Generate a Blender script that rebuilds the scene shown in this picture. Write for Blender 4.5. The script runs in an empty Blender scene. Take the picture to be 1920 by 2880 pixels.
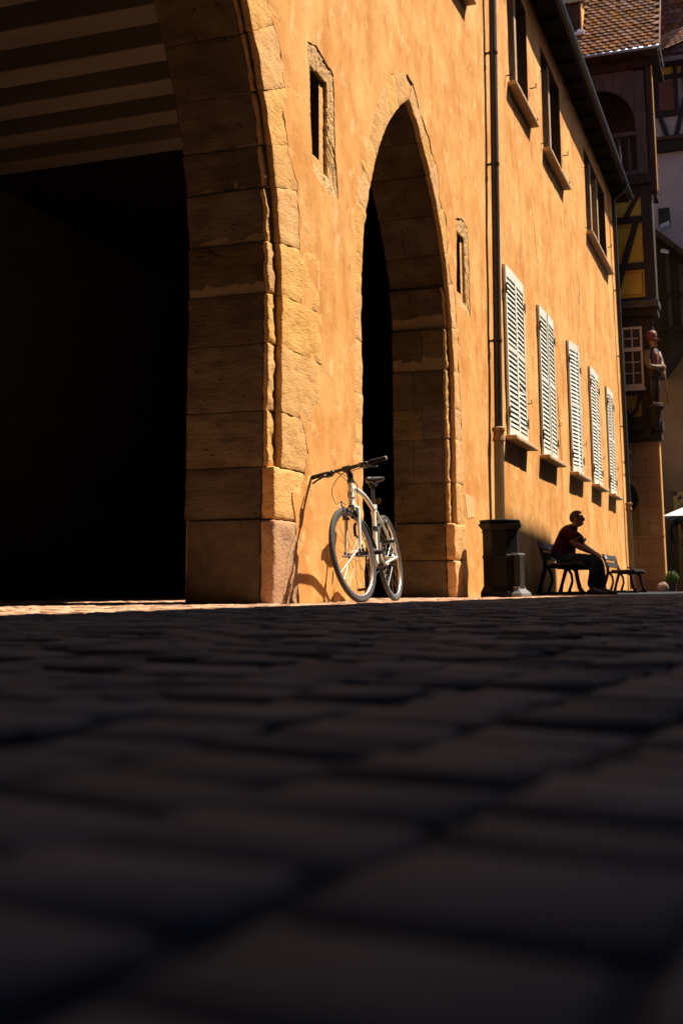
import bpy, bmesh, math, random
import numpy as np
from mathutils import Vector, Matrix, noise
from mathutils.geometry import delaunay_2d_cdt

random.seed(7)
sc = bpy.context.scene
COL = sc.collection
PI = math.pi

# ------------------------------------------------------------------ camera
# street axis = +X, facade plane = Y 0 (interior Y > 0), camera on the paving
CAM = Vector((0.0, -3.2, 0.097))
YAW, PITCH, ROLL = math.radians(19.61), math.radians(9.457), math.radians(0.35)
fw = Vector((math.cos(YAW)*math.cos(PITCH), math.sin(YAW)*math.cos(PITCH), math.sin(PITCH)))
rt = Vector((math.sin(YAW), -math.cos(YAW), 0)); up = rt.cross(fw)
rr = rt*math.cos(ROLL) - up*math.sin(ROLL); uu = rt*math.sin(ROLL) + up*math.cos(ROLL)
cd = bpy.data.cameras.new('camera'); cam = bpy.data.objects.new('camera', cd); COL.objects.link(cam)
cam.matrix_world = Matrix(((rr.x, uu.x, -fw.x, CAM.x), (rr.y, uu.y, -fw.y, CAM.y), (rr.z, uu.z, -fw.z, CAM.z), (0, 0, 0, 1)))
cd.sensor_fit = 'HORIZONTAL'; cd.sensor_width = 24.0; cd.lens = 24.0*3350/1920
cd.shift_y = -340/1920; cd.clip_start = 0.02; cd.clip_end = 600
cd.dof.use_dof = True; cd.dof.focus_distance = 8.9; cd.dof.aperture_fstop = 4.2
sc.camera = cam
# ------------------------------------------------------------------ light
SUN = Vector((0.85, -1.0, 2.05)).normalized()
w = bpy.data.worlds.new('World'); sc.world = w; w.use_nodes = True
nt = w.node_tree; nt.nodes.clear()
sky = nt.nodes.new('ShaderNodeTexSky'); sky.sky_type = 'NISHITA'; sky.sun_disc = False
sky.sun_elevation = math.asin(SUN.z); sky.sun_rotation = math.atan2(SUN.x, SUN.y)
bg = nt.nodes.new('ShaderNodeBackground'); bg.inputs[1].default_value = 0.065
wo = nt.nodes.new('ShaderNodeOutputWorld')
nt.links.new(sky.outputs[0], bg.inputs[0]); nt.links.new(bg.outputs[0], wo.inputs[0])
sl = bpy.data.lights.new('sun', 'SUN'); sl.energy = 5.0; sl.angle = math.radians(0.53); sl.color = (1.0, 0.90, 0.76)
so = bpy.data.objects.new('sun', sl); COL.objects.link(so)
so.rotation_euler = SUN.to_track_quat('Z', 'Y').to_euler(); so.location = (20, -20, 40)
vs = sc.view_settings; vs.view_transform = 'Standard'; vs.look = 'None'; vs.gamma = 1.0; vs.use_curve_mapping = False
vs.exposure = 0.95
sc.cycles.max_bounces = 6; sc.cycles.diffuse_bounces = 1; sc.cycles.glossy_bounces = 2
sc.cycles.use_denoising = True; sc.cycles.sample_clamp_indirect = 4.0
sc.render.film_transparent = False

# ------------------------------------------------------------------ materials
MATS = {}
def mat(name, c1, c2=None, scale=4.0, stretch=(1, 1, 1), rough=0.85, bump=0.0, bscale=40.0, bstretch=None, metal=0.0,
        spec=0.3, c3=None, scale3=14.0, amt3=0.5, rnd=0.0, lo=0.35, hi=0.65, bdist=0.01, emit=None, island=False, bump2=None, pits=None, blotch=None):
    m = bpy.data.materials.new(name); m.use_nodes = True; n = m.node_tree.nodes; l = m.node_tree.links
    b = n['Principled BSDF']; b.inputs['Roughness'].default_value = rough; b.inputs['Metallic'].default_value = metal
    b.inputs['Specular IOR Level'].default_value = spec
    geo = n.new('ShaderNodeNewGeometry')
    def noise_of(sc_, st, det=6):
        mp = n.new('ShaderNodeMapping'); mp.inputs['Scale'].default_value = st; l.new(geo.outputs['Position'], mp.inputs[0])
        t = n.new('ShaderNodeTexNoise'); t.inputs['Scale'].default_value = sc_; t.inputs['Detail'].default_value = det
        l.new(mp.outputs[0], t.inputs['Vector']); return t.outputs['Fac']
    def ramp(src, a, z):
        r = n.new('ShaderNodeMapRange'); r.inputs[1].default_value = a; r.inputs[2].default_value = z; l.new(src, r.inputs[0]); return r.outputs[0]
    def mix(f, a, z):
        x = n.new('ShaderNodeMix'); x.data_type = 'RGBA'
        if isinstance(f, float): x.inputs[0].default_value = f
        else: l.new(f, x.inputs[0])
        for k, v in ((6, a), (7, z)):
            if isinstance(v, tuple): x.inputs[k].default_value = (*v, 1)
            else: l.new(v, x.inputs[k])
        return x.outputs[2]
    cur = c1
    if c2: cur = mix(ramp(noise_of(scale, stretch), lo, hi), c1, c2)
    if c3:
        f = n.new('ShaderNodeMath'); f.operation = 'MULTIPLY'; f.inputs[1].default_value = amt3
        l.new(ramp(noise_of(scale3, stretch), 0.45, 0.7), f.inputs[0]); cur = mix(f.outputs[0], cur, c3)
    if blotch:     # big pale / dark weather patches and long vertical runs
        for sc_, st_, a_, z_, col_, am_ in blotch:
            f = n.new('ShaderNodeMath'); f.operation = 'MULTIPLY'; f.inputs[1].default_value = am_
            l.new(ramp(noise_of(sc_, st_, 7), a_, z_), f.inputs[0]); cur = mix(f.outputs[0], cur, col_)
    pit_f = None
    if pits:
        pit_f = ramp(noise_of(pits, (1, 1, 1.5), 3), .33, .25)
        f = n.new('ShaderNodeMath'); f.operation = 'MULTIPLY'; f.inputs[1].default_value = .55; l.new(pit_f, f.inputs[0]); dk = tuple(x*.3 for x in c1); cur = mix(f.outputs[0], cur, dk)
    if rnd > 0:
        oi = n.new('ShaderNodeObjectInfo')
        src = oi.outputs['Random']
        if island:
            ad = n.new('ShaderNodeMath'); ad.operation = 'ADD'; l.new(src, ad.inputs[0]); l.new(geo.outputs['Random Per Island'], ad.inputs[1])
            fr = n.new('ShaderNodeMath'); fr.operation = 'FRACT'; l.new(ad.outputs[0], fr.inputs[0]); src = fr.outputs[0]
        hs = n.new('ShaderNodeHueSaturation')
        mr = n.new('ShaderNodeMapRange'); mr.inputs[3].default_value = 1-rnd; mr.inputs[4].default_value = 1+rnd; l.new(src, mr.inputs[0]); l.new(mr.outputs[0], hs.inputs['Value'])
        m2 = n.new('ShaderNodeMath'); m2.operation = 'MULTIPLY'; m2.inputs[1].default_value = 7.3; l.new(src, m2.inputs[0])
        f2 = n.new('ShaderNodeMath'); f2.operation = 'FRACT'; l.new(m2.outputs[0], f2.inputs[0])
        mh = n.new('ShaderNodeMapRange'); mh.inputs[3].default_value = 0.5-rnd*.02; mh.inputs[4].default_value = 0.5+rnd*.02; l.new(f2.outputs[0], mh.inputs[0]); l.new(mh.outputs[0], hs.inputs['Hue'])
        ms = n.new('ShaderNodeMapRange'); ms.inputs[3].default_value = 1-rnd*.7; ms.inputs[4].default_value = 1+rnd*.5; l.new(f2.outputs[0], ms.inputs[0]); l.new(ms.outputs[0], hs.inputs['Saturation'])
        if isinstance(cur, tuple): hs.inputs['Color'].default_value = (*cur, 1)
        else: l.new(cur, hs.inputs['Color'])
        cur = hs.outputs[0]
    if isinstance(cur, tuple): b.inputs['Base Color'].default_value = (*cur, 1)
    else: l.new(cur, b.inputs['Base Color'])
    if bump:
        bp = n.new('ShaderNodeBump'); bp.inputs['Strength'].default_value = bump; bp.inputs['Distance'].default_value = bdist
        l.new(noise_of(bscale, bstretch or stretch, 8), bp.inputs['Height']); out = bp.outputs[0]
        if bump2:
            b2 = n.new('ShaderNodeBump'); b2.inputs['Strength'].default_value = bump2[0]; b2.inputs['Distance'].default_value = bump2[2]
            l.new(noise_of(bump2[1], bump2[3] if len(bump2) > 3 else (1, 1, 1), 4), b2.inputs['Height']); l.new(out, b2.inputs['Normal']); out = b2.outputs[0]
        if pit_f is not None:
            b3 = n.new('ShaderNodeBump'); b3.inputs['Strength'].default_value = .9; b3.inputs['Distance'].default_value = .02; b3.invert = True
            l.new(pit_f, b3.inputs['Height']); l.new(out, b3.inputs['Normal']); out = b3.outputs[0]
        l.new(out, b.inputs['Normal'])
    MATS[name] = m; return m

mat('plaster', (0.70, 0.31, 0.082), (0.82, 0.425, 0.145), 1.6, (1, 1, .8), 0.93, 0.4, 55, (1, 1, 1), c3=(0.60, 0.24, 0.06), scale3=3.5, amt3=0.75, bdist=.006, bump2=(.4, 5, .025), spec=.1,
    blotch=[(.8, (1, 1, .9), .50, .66, (0.88, 0.50, 0.19), .7), (1.9, (1.2, 1.2, .5), .54, .70, (0.56, 0.215, 0.05), .75), (5, (1, 1, .8), .58, .66, (0.90, 0.56, 0.25), .6), (9, (1, 1, .45), .60, .70, (0.50, 0.19, 0.045), .6), (38, (1, 1, 1), .66, .72, (0.36, 0.15, 0.05), .6)])
mat('plaster_edge', (0.74, 0.43, 0.17), (0.62, 0.34, 0.13), 12, rough=.95, bump=.6, bscale=60, spec=.1)
mat('sandstone', (0.78, 0.435, 0.160), (0.70, 0.365, 0.118), 3.2, (1, 1, 2.2), 0.92, 0.7, 38, (1, 1, 1.6), c3=(0.54, 0.27, 0.085), scale3=9, amt3=.55, rnd=.08, pits=26.0, bdist=.008, bump2=(.5, 9, .012, (1, 1, 3)), spec=.1)
mat('pink_stone', (0.56, 0.31, 0.155), (0.46, 0.235, 0.125), 4, rough=.9, bump=.7, bscale=40, c3=(0.55, 0.36, 0.2), scale3=11, amt3=.6, rnd=.1, bdist=.012, spec=.1)
mat('sandstone_shaded', (0.20, 0.135, 0.07), (0.14, 0.092, 0.045), 3.2, (1, 1, 2.2), 0.92, 0.6, 38, (1, 1, 1.6), c3=(0.085, 0.056, 0.03), scale3=4, amt3=.8, rnd=.22, pits=18.0, bdist=.01, bump2=(.6, 9, .015, (1, 1, 4)), spec=.1)  # shaded copy of the sandstone: reveal shade put into the colour
mat('pink_stone_shaded', (0.115, 0.078, 0.048), (0.08, 0.053, 0.034), 3, rough=.9, bump=.7, bscale=40, c3=(0.17, 0.115, 0.06), scale3=13, amt3=.5, rnd=.1, bdist=.012, spec=.1)  # shaded copy of the pink stone for the plinth's inner faces
mat('mortar', (0.42, 0.29, 0.15), (0.34, 0.22, 0.11), 20, rough=.95, bump=.6, bscale=70, spec=.05)
mat('rubble', (0.80, 0.50, 0.23), (0.58, 0.33, 0.13), 30, rough=.95, bump=.9, bscale=60, bdist=.012, spec=.1)
mat('arcade_shade', (0.11, 0.115, 0.112), (0.09, 0.094, 0.09), 2, rough=.95, bump=.3, bscale=20, spec=.05)  # arcade wall colour darkened to stand in for deep interior shade
mat('slot_shade', (0.10, 0.065, 0.03), (0.065, 0.042, 0.02), 5, rough=.95, bump=.4, bscale=30, spec=.05)  # shade of the niche slot put into its colour
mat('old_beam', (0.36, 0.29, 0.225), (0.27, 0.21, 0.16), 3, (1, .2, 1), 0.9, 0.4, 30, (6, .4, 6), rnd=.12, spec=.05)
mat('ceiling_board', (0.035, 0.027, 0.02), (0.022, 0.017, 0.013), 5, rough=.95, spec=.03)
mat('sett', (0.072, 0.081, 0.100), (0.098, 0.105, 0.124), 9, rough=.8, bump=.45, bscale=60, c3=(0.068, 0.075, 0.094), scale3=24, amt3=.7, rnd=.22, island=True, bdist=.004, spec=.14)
mat('sett_sunlit', (0.58, 0.335, 0.20), (0.48, 0.265, 0.155), 9, rough=.75, bump=.45, bscale=60, c3=(0.40, 0.22, 0.13), scale3=24, amt3=.6, rnd=.12, island=True, bdist=.006, spec=.2)  # brighter copy of the sett colour, painted in for sunlight
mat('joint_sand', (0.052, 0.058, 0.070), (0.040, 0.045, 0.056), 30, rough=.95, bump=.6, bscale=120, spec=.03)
mat('white_paint', (0.87, 0.84, 0.74), (0.79, 0.75, 0.64), 8, (1, 1, .4), 0.55, 0.15, 60, rnd=.04, spec=.35)
mat('sill_stone', (0.60, 0.40, 0.24), (0.5, 0.32, 0.18), 8, rough=.9, bump=.5, bscale=50, spec=.1)
mat('eave_wood', (0.014, 0.011, 0.01), (0.02, 0.016, 0.014), 4, rough=.9, spec=.05)
mat('low_bounce_dark', (0.05, 0.035, 0.028), (0.04, 0.028, 0.023), 4, rough=.95, spec=.05)  # darkened so the added house bounces little sun onto the reveals
mat('dark_wood', (0.055, 0.038, 0.027), (0.035, 0.024, 0.018), 4, (1, 1, .3), 0.8, 0.4, 40, (5, 5, .5), spec=.2, rnd=.15)
mat('brown_wood', (0.11, 0.066, 0.04), (0.075, 0.044, 0.027), 5, (4, 4, .4), 0.7, 0.3, 40, (5, 5, .5), spec=.25)
mat('window_reveal_shade', (0.10, 0.062, 0.04), (0.07, 0.042, 0.028), 6, rough=.85, bump=.3, bscale=40, spec=.15)  # dark brown painted in for the shade inside the window reveals
mat('glass_dark', (0.012, 0.013, 0.015), rough=.08, spec=.5)
mat('dark_metal', (0.022, 0.021, 0.022), (0.035, 0.03, 0.027), 6, rough=.42, bump=.1, bscale=80, metal=.0, spec=.5)
mat('cast_pipe', (0.30, 0.25, 0.17), (0.22, 0.18, 0.12), 6, (1, 1, .3), 0.5, .15, 60, spec=.45)
mat('rust_collar', (0.36, 0.2, 0.06), (0.2, 0.1, 0.04), 25, rough=.6, spec=.4)
mat('black_iron', (0.007, 0.007, 0.008), (0.011, 0.011, 0.011), 9, rough=.5, bump=.18, bscale=70, spec=.12)
mat('iron_sunlit', (0.17, 0.17, 0.165), (0.2, 0.2, 0.2), 14, rough=.45, bump=.2, bscale=90, spec=.5)  # pilaster cap and base: sunlight put in as a lighter iron
mat('iron_shaded', (0.040, 0.040, 0.039), (0.025, 0.025, 0.024), 20, rough=.5, bump=.2, bscale=90, spec=.15)  # pilaster shaft: shade put in as a darker iron
mat('rust_hinge', (0.10, 0.045, 0.02), (0.05, 0.03, 0.02), 30, rough=.8, spec=.2)
mat('bike_paint', (0.82, 0.77, 0.66), rough=.3, spec=.5)
mat('black_paint', (0.012, 0.012, 0.012), rough=.35, spec=.5)
mat('rubber', (0.05, 0.049, 0.047), (0.085, 0.08, 0.075), 60, rough=.75, bump=.4, bscale=300, spec=.3)
mat('rubber_grip', (0.014, 0.014, 0.014), rough=.7, spec=.3)
mat('grip_cap', (0.25, 0.24, 0.23), rough=.5, spec=.4)
mat('alloy', (0.62, 0.61, 0.60), rough=.32, metal=1.0)
mat('steel', (0.30, 0.29, 0.275), rough=.42, metal=1.0)
mat('chrome_dark', (0.16, 0.155, 0.15), rough=.3, metal=1.0)
mat('saddle_vinyl', (0.013, 0.013, 0.016), rough=.42, spec=.5)
mat('bench_wood', (0.050, 0.032, 0.022), (0.03, 0.02, 0.014), 6, (1, 6, 6), .55, .3, 50, (1, 8, 8), spec=.35, rnd=.1)
mat('skin', (0.24, 0.13, 0.085), (0.20, 0.105, 0.07), 14, rough=.55, spec=.35)
mat('hair', (0.06, 0.053, 0.047), (0.03, 0.027, 0.024), 60, rough=.8, bump=.5, bscale=200, spec=.2)
mat('shirt', (0.045, 0.006, 0.008), (0.032, 0.005, 0.006), 12, rough=.9, bump=.3, bscale=30, spec=.15)
mat('shirt_trim', (0.16, 0.12, 0.12), rough=.9, spec=.1)
mat('jeans', (0.030, 0.043, 0.07), (0.02, 0.03, 0.052), 20, rough=.9, bump=.4, bscale=60, spec=.15)
mat('shoe', (0.03, 0.026, 0.024), rough=.6, spec=.3)
mat('roof_tile', (0.27, 0.11, 0.036), (0.20, 0.078, 0.028), 9, rough=.85, bump=.5, bscale=40, c3=(0.11, 0.07, 0.03), scale3=5, amt3=.6, rnd=.32, island=True, spec=.15)
mat('roof_tile_red', (0.20, 0.06, 0.035), (0.14, 0.045, 0.03), 9, rough=.85, bump=.4, bscale=40, rnd=.3, island=True, spec=.1)
mat('roof_tile_pale', (0.46, 0.20, 0.105), (0.36, 0.15, 0.08), 9, rough=.85, rnd=.25, island=True, spec=.15)
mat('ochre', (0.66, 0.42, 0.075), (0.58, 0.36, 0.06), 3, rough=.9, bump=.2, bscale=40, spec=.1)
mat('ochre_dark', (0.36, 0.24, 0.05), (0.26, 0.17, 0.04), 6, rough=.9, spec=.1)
mat('house_stone', (0.36, 0.23, 0.125), (0.28, 0.165, 0.09), 1.7, rough=.9, bump=.4, bscale=25, c3=(0.26, 0.13, 0.10), scale3=1.1, amt3=.7, rnd=.06, spec=.1)
mat('timber', (0.045, 0.034, 0.028), (0.03, 0.023, 0.02), 6, (2, 2, .4), .8, .4, 40, (5, 5, .6), spec=.2, rnd=.15)
mat('timber_grey', (0.10, 0.085, 0.075), (0.065, 0.054, 0.048), 6, (2, 2, .4), .8, .4, 40, (5, 5, .6), spec=.2)
mat('mauve_plaster', (0.62, 0.50, 0.50), (0.55, 0.43, 0.43), 2, rough=.95, bump=.2, bscale=30, spec=.1)
mat('tan_plaster', (0.40, 0.255, 0.155), (0.34, 0.205, 0.12), 1.2, rough=.95, bump=.2, bscale=30, spec=.1)
mat('frame_paint', (0.66, 0.56, 0.47), (0.58, 0.49, 0.42), 8, rough=.6, spec=.3)
mat('curtain', (0.10, 0.085, 0.07), (0.06, 0.05, 0.042), 16, (1, 4, .4), .9, spec=.1)
mat('zinc', (0.42, 0.43, 0.46), (0.3, 0.31, 0.33), 7, rough=.45, metal=.6, spec=.5)
mat('white_metal', (0.75, 0.76, 0.8), rough=.4, spec=.4)
mat('blue_pane', (0.03, 0.05, 0.1), rough=.15, spec=.6)
mat('statue_red', (0.20, 0.06, 0.032), (0.13, 0.04, 0.024), 10, rough=.6, spec=.3)
mat('statue_cream', (0.19, 0.12, 0.06), (0.13, 0.08, 0.04), 10, rough=.6, spec=.3)
mat('statue_dark', (0.05, 0.032, 0.025), (0.035, 0.024, 0.02), 10, rough=.6, spec=.3)
mat('statue_skin', (0.30, 0.16, 0.09), rough=.6, spec=.3)
mat('parasol_cloth', (0.72, 0.68, 0.70), (0.66, 0.61, 0.64), 8, rough=.9, spec=.1)
mat('pine_post', (0.52, 0.35, 0.10), (0.42, 0.27, 0.08), 6, (5, 5, .5), .6, .2, 40, (6, 6, .5), spec=.3)
mat('leaf_box', (0.075, 0.15, 0.03), (0.12, 0.21, 0.04), 20, rough=.6, rnd=.3, island=True, spec=.3)
mat('leaf_dark', (0.03, 0.05, 0.02), (0.05, 0.07, 0.03), 20, rough=.6, rnd=.3, island=True, spec=.3)
mat('pot', (0.035, 0.03, 0.028), (0.05, 0.04, 0.035), 10, rough=.7, spec=.3)
mat('boulder', (0.36, 0.26, 0.21), (0.25, 0.18, 0.15), 12, rough=.9, bump=.6, bscale=40, spec=.1)
mat('orange_cloth', (0.60, 0.16, 0.035), (0.5, 0.12, 0.03), 10, rough=.9, spec=.1)
mat('far_plaster', (0.42, 0.34, 0.25), (0.36, 0.29, 0.21), 1.5, rough=.95, spec=.1)
mat('patch', (0.82, 0.50, 0.23), (0.74, 0.42, 0.18), 9, rough=.95, bump=.4, bscale=50, spec=.1)

# ------------------------------------------------------------------ mesh helpers
def nz(p, s=1.0):
    return noise.noise(Vector(p)*s)
def nvec(p, s):
    return noise.noise_vector(Vector(p)*s)

class MB:
    def __init__(self): self.v = []; self.f = []
    def add(self, vs, fs, M=None):
        o = len(self.v)
        self.v += [tuple(M @ Vector(p)) for p in vs] if M else [tuple(p) for p in vs]
        self.f += [tuple(i+o for i in f) for f in fs]; return self
    def box(self, a, b, M=None, bev=0.0):
        (x0, y0, z0), (x1, y1, z1) = a, b
        if bev <= 0:
            vs = [(x, y, z) for x in (x0, x1) for y in (y0, y1) for z in (z0, z1)]
            fs = [(0, 1, 3, 2), (4, 6, 7, 5), (0, 4, 5, 1), (2, 3, 7, 6), (0, 2, 6, 4), (1, 5, 7, 3)]
            return self.add(vs, fs, M)
        return self.rbox(a, b, bev, M)
    def rbox(self, a, b, r, M=None, step=None, disp=None):
        a = Vector(a); b = Vector(b); c = (a+b)/2; h = (b-a)/2
        ax = []
        for k in range(3):
            rk = min(r, h[k]*.99); L = [-h[k], -h[k]+rk*.35, -h[k]+rk]
            if step:
                n = max(1, int(round((2*h[k]-2*rk)/step)))
                L += [-h[k]+rk+(2*h[k]-2*rk)*i/n for i in range(1, n)]
            L += [h[k]-rk, h[k]-rk*.35, h[k]]
            ax.append(L)
        idx = {}; vs = []; fs = []
        rv = Vector([min(r, h[k]*.99) for k in range(3)])
        def vert(i, j, k):
            key = (i, j, k)
            if key in idx: return idx[key]
            p = Vector((ax[0][i], ax[1][j], ax[2][k]))
            q = Vector([max(-h[t]+rv[t], min(h[t]-rv[t], p[t])) for t in range(3)])
            d = p-q; dn = Vector([d[t]/rv[t] if rv[t] > 0 else 0 for t in range(3)]); ln = dn.length
            if ln > 1e-6:
                dn = dn/ln; p = q + Vector([dn[t]*rv[t] for t in range(3)])
            p = p + c
            if disp: p = disp(p)
            idx[key] = len(vs); vs.append(tuple(p)); return idx[key]
        nx, ny, nzz = len(ax[0]), len(ax[1]), len(ax[2])
        for (u, v_, wq) in ((0, 1, 2), (1, 2, 0), (2, 0, 1)):
            N = (nx, ny, nzz)
            for side in (0, N[wq]-1):
                for i in range(N[u]-1):
                    for j in range(N[v_]-1):
                        def g(a_, b_):
                            t = [0, 0, 0]; t[u] = a_; t[v_] = b_; t[wq] = side; return vert(*t)
                        q = (g(i, j), g(i+1, j), g(i+1, j+1), g(i, j+1))
                        fs.append(q if side else q[::-1])
        return self.add(vs, fs, M)
    def tube(self, pts, r, n=8, M=None, closed=False, caps=True):
        P = [Vector(p) for p in pts]; m = len(P); R = r if isinstance(r, (list, tuple)) else [r]*m
        T = []
        for i in range(m):
            a = P[(i-1) % m] if closed or i > 0 else P[i]; b = P[(i+1) % m] if closed or i < m-1 else P[i]
            T.append((b-a).normalized())
        ref = Vector((0, 0, 1)) if abs(T[0].z) < .9 else Vector((1, 0, 0))
        N = (ref - T[0]*ref.dot(T[0])).normalized(); vs = []; fs = []
        for i in range(m):
            N = (N - T[i]*N.dot(T[i])).normalized(); B = T[i].cross(N)
            for k in range(n):
                a = 2*PI*k/n; vs.append(P[i] + (N*math.cos(a)+B*math.sin(a))*R[i])
        for i in range(m if closed else m-1):
            for k in range(n):
                i2 = (i+1) % m
                fs.append((i*n+k, i*n+(k+1) % n, i2*n+(k+1) % n, i2*n+k))
        if caps and not closed:
            fs.append(tuple(range(n))[::-1]); fs.append(tuple((m-1)*n+k for k in range(n)))
        return self.add(vs, fs, M)
    def lathe(self, prof, n=24, M=None, closed=False):   # prof: (r, z) around z
        m = len(prof); vs = []; fs = []
        for r, z in prof:
            for k in range(n):
                a = 2*PI*k/n; vs.append((r*math.cos(a), r*math.sin(a), z))
        for i in range(m if closed else m-1):
            for k in range(n):
                i2 = (i+1) % m
                fs.append((i*n+k, i*n+(k+1) % n, i2*n+(k+1) % n, i2*n+k))
        if not closed:
            fs.append(tuple(range(n))[::-1]); fs.append(tuple((m-1)*n+k for k in range(n)))
        return self.add(vs, fs, M)
    def prism(self, poly, f3, t0, t1):     # f3(u, v, t) -> xyz
        n = len(poly)
        vs = [f3(u, v, t0) for u, v in poly] + [f3(u, v, t1) for u, v in poly]
        fs = [tuple(range(n))[::-1], tuple(range(n, 2*n))] + [(i, (i+1) % n, n+(i+1) % n, n+i) for i in range(n)]
        return self.add(vs, fs)
    def mesh(self, name, material, smooth=False, recalc=True):
        me = bpy.data.meshes.new(name); me.from_pydata(self.v, [], self.f)
        if recalc:
            bm = bmesh.new(); bm.from_mesh(me); bmesh.ops.recalc_face_normals(bm, faces=bm.faces); bm.to_mesh(me); bm.free()
        me.materials.append(MATS[material])
        if smooth is True: me.polygons.foreach_set('use_smooth', [True]*len(me.polygons))
        elif smooth:
            me.polygons.foreach_set('use_smooth', [True]*len(me.polygons)); me.set_sharp_from_angle(angle=math.radians(smooth))
        me.update(); return me
    def build(self, name, material, parent=None, smooth=False, recalc=True):
        return link(name, self.mesh(name, material, smooth, recalc), parent)

def link(name, me, parent=None, M=None):
    o = bpy.data.objects.new(name, me); COL.objects.link(o)
    if M is not None: o.matrix_world = M
    if parent is not None:
        o.parent = parent
        if parent.get('_world'):    # parent built in world space: cancel its location
            t = parent
            off = Vector((0, 0, 0))
            while t is not None: off += t.location; t = t.parent
            if M is None: o.location = o.location - off
            else: o.location = M.to_translation() - off
    return o
def tag(o, label=None, cat=None, group=None, kind=None):
    if label: o['label'] = label
    if cat: o['category'] = cat
    if group: o['group'] = group
    if kind: o['kind'] = kind
    return o
def thing(name, label, cat, loc=(0, 0, 0), M=None, group=None, world=False):
    o = bpy.data.objects.new(name, None); COL.objects.link(o); o.empty_display_size = .2
    if M is not None: o.matrix_world = M
    else: o.location = loc
    if world: o['_world'] = 1
    return tag(o, label, cat, group)

# ------------------------------------------------------------------ ground
def frame_angle(x, y):
    return math.degrees(math.atan2(y-CAM.y, x-CAM.x))
g = MB(); g.add([(-60, -60, -.005), (260, -60, -.005), (260, 200, -.005), (-60, 200, -.005)], [(0, 1, 2, 3)])
ground = g.build('pavement', 'joint_sand'); tag(ground, kind='structure'); ground['_world'] = 1
def sett_mesh(L, W, seed):
    rnd = random.Random(seed); nx, ny = 5, 4; Hh = .05
    xs = [-L/2, -L/2+.007, 0, L/2-.007, L/2]; ys = [-W/2, -W/2+.007, W/2-.007, W/2]
    vs = []; fs = []
    cx = [rnd.uniform(-.006, .006) for _ in range(4)]
    for i, x in enumerate(xs):
        for j, y in enumerate(ys):
            e = (i in (0, nx-1)) + (j in (0, ny-1))
            z = (-.004)*(e == 1) + (-.009)*(e == 2) + rnd.uniform(-.002, .002) + .002
            fx = x*(1-.05*(e == 2)) + rnd.uniform(-.0025, .0025); fy = y*(1-.03*(e == 2)) + rnd.uniform(-.003, .003)
            vs.append((fx, fy, z))
    for i in range(nx-1):
        for j in range(ny-1): fs.append((i*ny+j, (i+1)*ny+j, (i+1)*ny+j+1, i*ny+j+1))
    ring = [i*ny for i in range(nx)] + [(nx-1)*ny+j for j in range(1, ny)] + [i*ny+ny-1 for i in range(nx-2, -1, -1)] + [j for j in range(ny-2, 0, -1)]
    o = len(vs)
    for i in ring: vs.append((vs[i][0], vs[i][1], -Hh))
    n = len(ring)
    for k in range(n): fs.append((ring[k], o+k, o+(k+1) % n, ring[(k+1) % n]))
    return vs, fs
SV = []
for k in range(12):
    L = [.074, .082, .088, .094, .10, .11][k % 6]; vs_, fs_ = sett_mesh(L-.007, .116, k)
    mb = MB(); mb.v = vs_; mb.f = fs_; SV.append((L, mb.mesh('sett', 'sett', True), np.array(vs_), fs_, mb.mesh('sett', 'sett_sunlit', True)))
ang = math.radians(-8); dx = Vector((math.cos(ang), math.sin(ang))); dy = Vector((-math.sin(ang), math.cos(ang)))
rs = random.Random(3); near = []; far = []
for row in range(-45, 90):
    v = row*.124; u = -1.5 + rs.uniform(0, .2)
    while u < 24:
        k = rs.randrange(12); L = SV[k][0]; c = dx*(u+L/2) + dy*v + Vector((0.3, -3.1)); u += L
        x, y = c.x + rs.uniform(-.0015, .0015), c.y + rs.uniform(-.003, .003)
        d = math.hypot(x-CAM.x, y-CAM.y); a = frame_angle(x, y)
        if y > 6 or y < -5.4: continue
        if not (-14 < a < 46 or d < .8) or d > 17: continue
        if d > 12 and not (0 < a < 40): continue
        item = (x, y, rs.uniform(-.006, .004), k, ang+rs.uniform(-.02, .02), rs.uniform(-.022, .022), rs.uniform(-.03, .03))
        vis = 2 < a < 37.5 and d > .17
        (near if vis else far).append((d, item))
near.sort(key=lambda t: t[0])
def smat(it):
    x, y, z, k, r, tx, ty = it
    return Matrix.Translation((x, y, z)) @ Matrix.Rotation(r, 4, 'Z') @ Matrix.Rotation(tx, 4, 'X') @ Matrix.Rotation(ty, 4, 'Y')
pale = lambda x, y: y > -.34-.08*(x-4.1)  # follows the ground shadow edge; setts inside get the painted sunlight
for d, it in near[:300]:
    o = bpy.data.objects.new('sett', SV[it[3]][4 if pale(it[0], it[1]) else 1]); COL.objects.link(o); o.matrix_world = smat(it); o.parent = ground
for nm, mt, test in (('setts_beyond', 'sett', lambda x, y: not pale(x, y)), ('sunlit_setts', 'sett_sunlit', lambda x, y: pale(x, y))):
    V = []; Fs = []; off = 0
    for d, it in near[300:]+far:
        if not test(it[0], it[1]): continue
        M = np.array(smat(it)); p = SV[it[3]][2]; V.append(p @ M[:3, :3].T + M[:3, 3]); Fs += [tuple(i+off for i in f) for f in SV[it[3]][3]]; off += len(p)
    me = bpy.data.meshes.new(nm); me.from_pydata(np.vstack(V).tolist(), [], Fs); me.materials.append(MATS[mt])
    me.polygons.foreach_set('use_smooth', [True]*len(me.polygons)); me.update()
    o = link(nm, me, ground); tag(o, kind='stuff')

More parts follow.
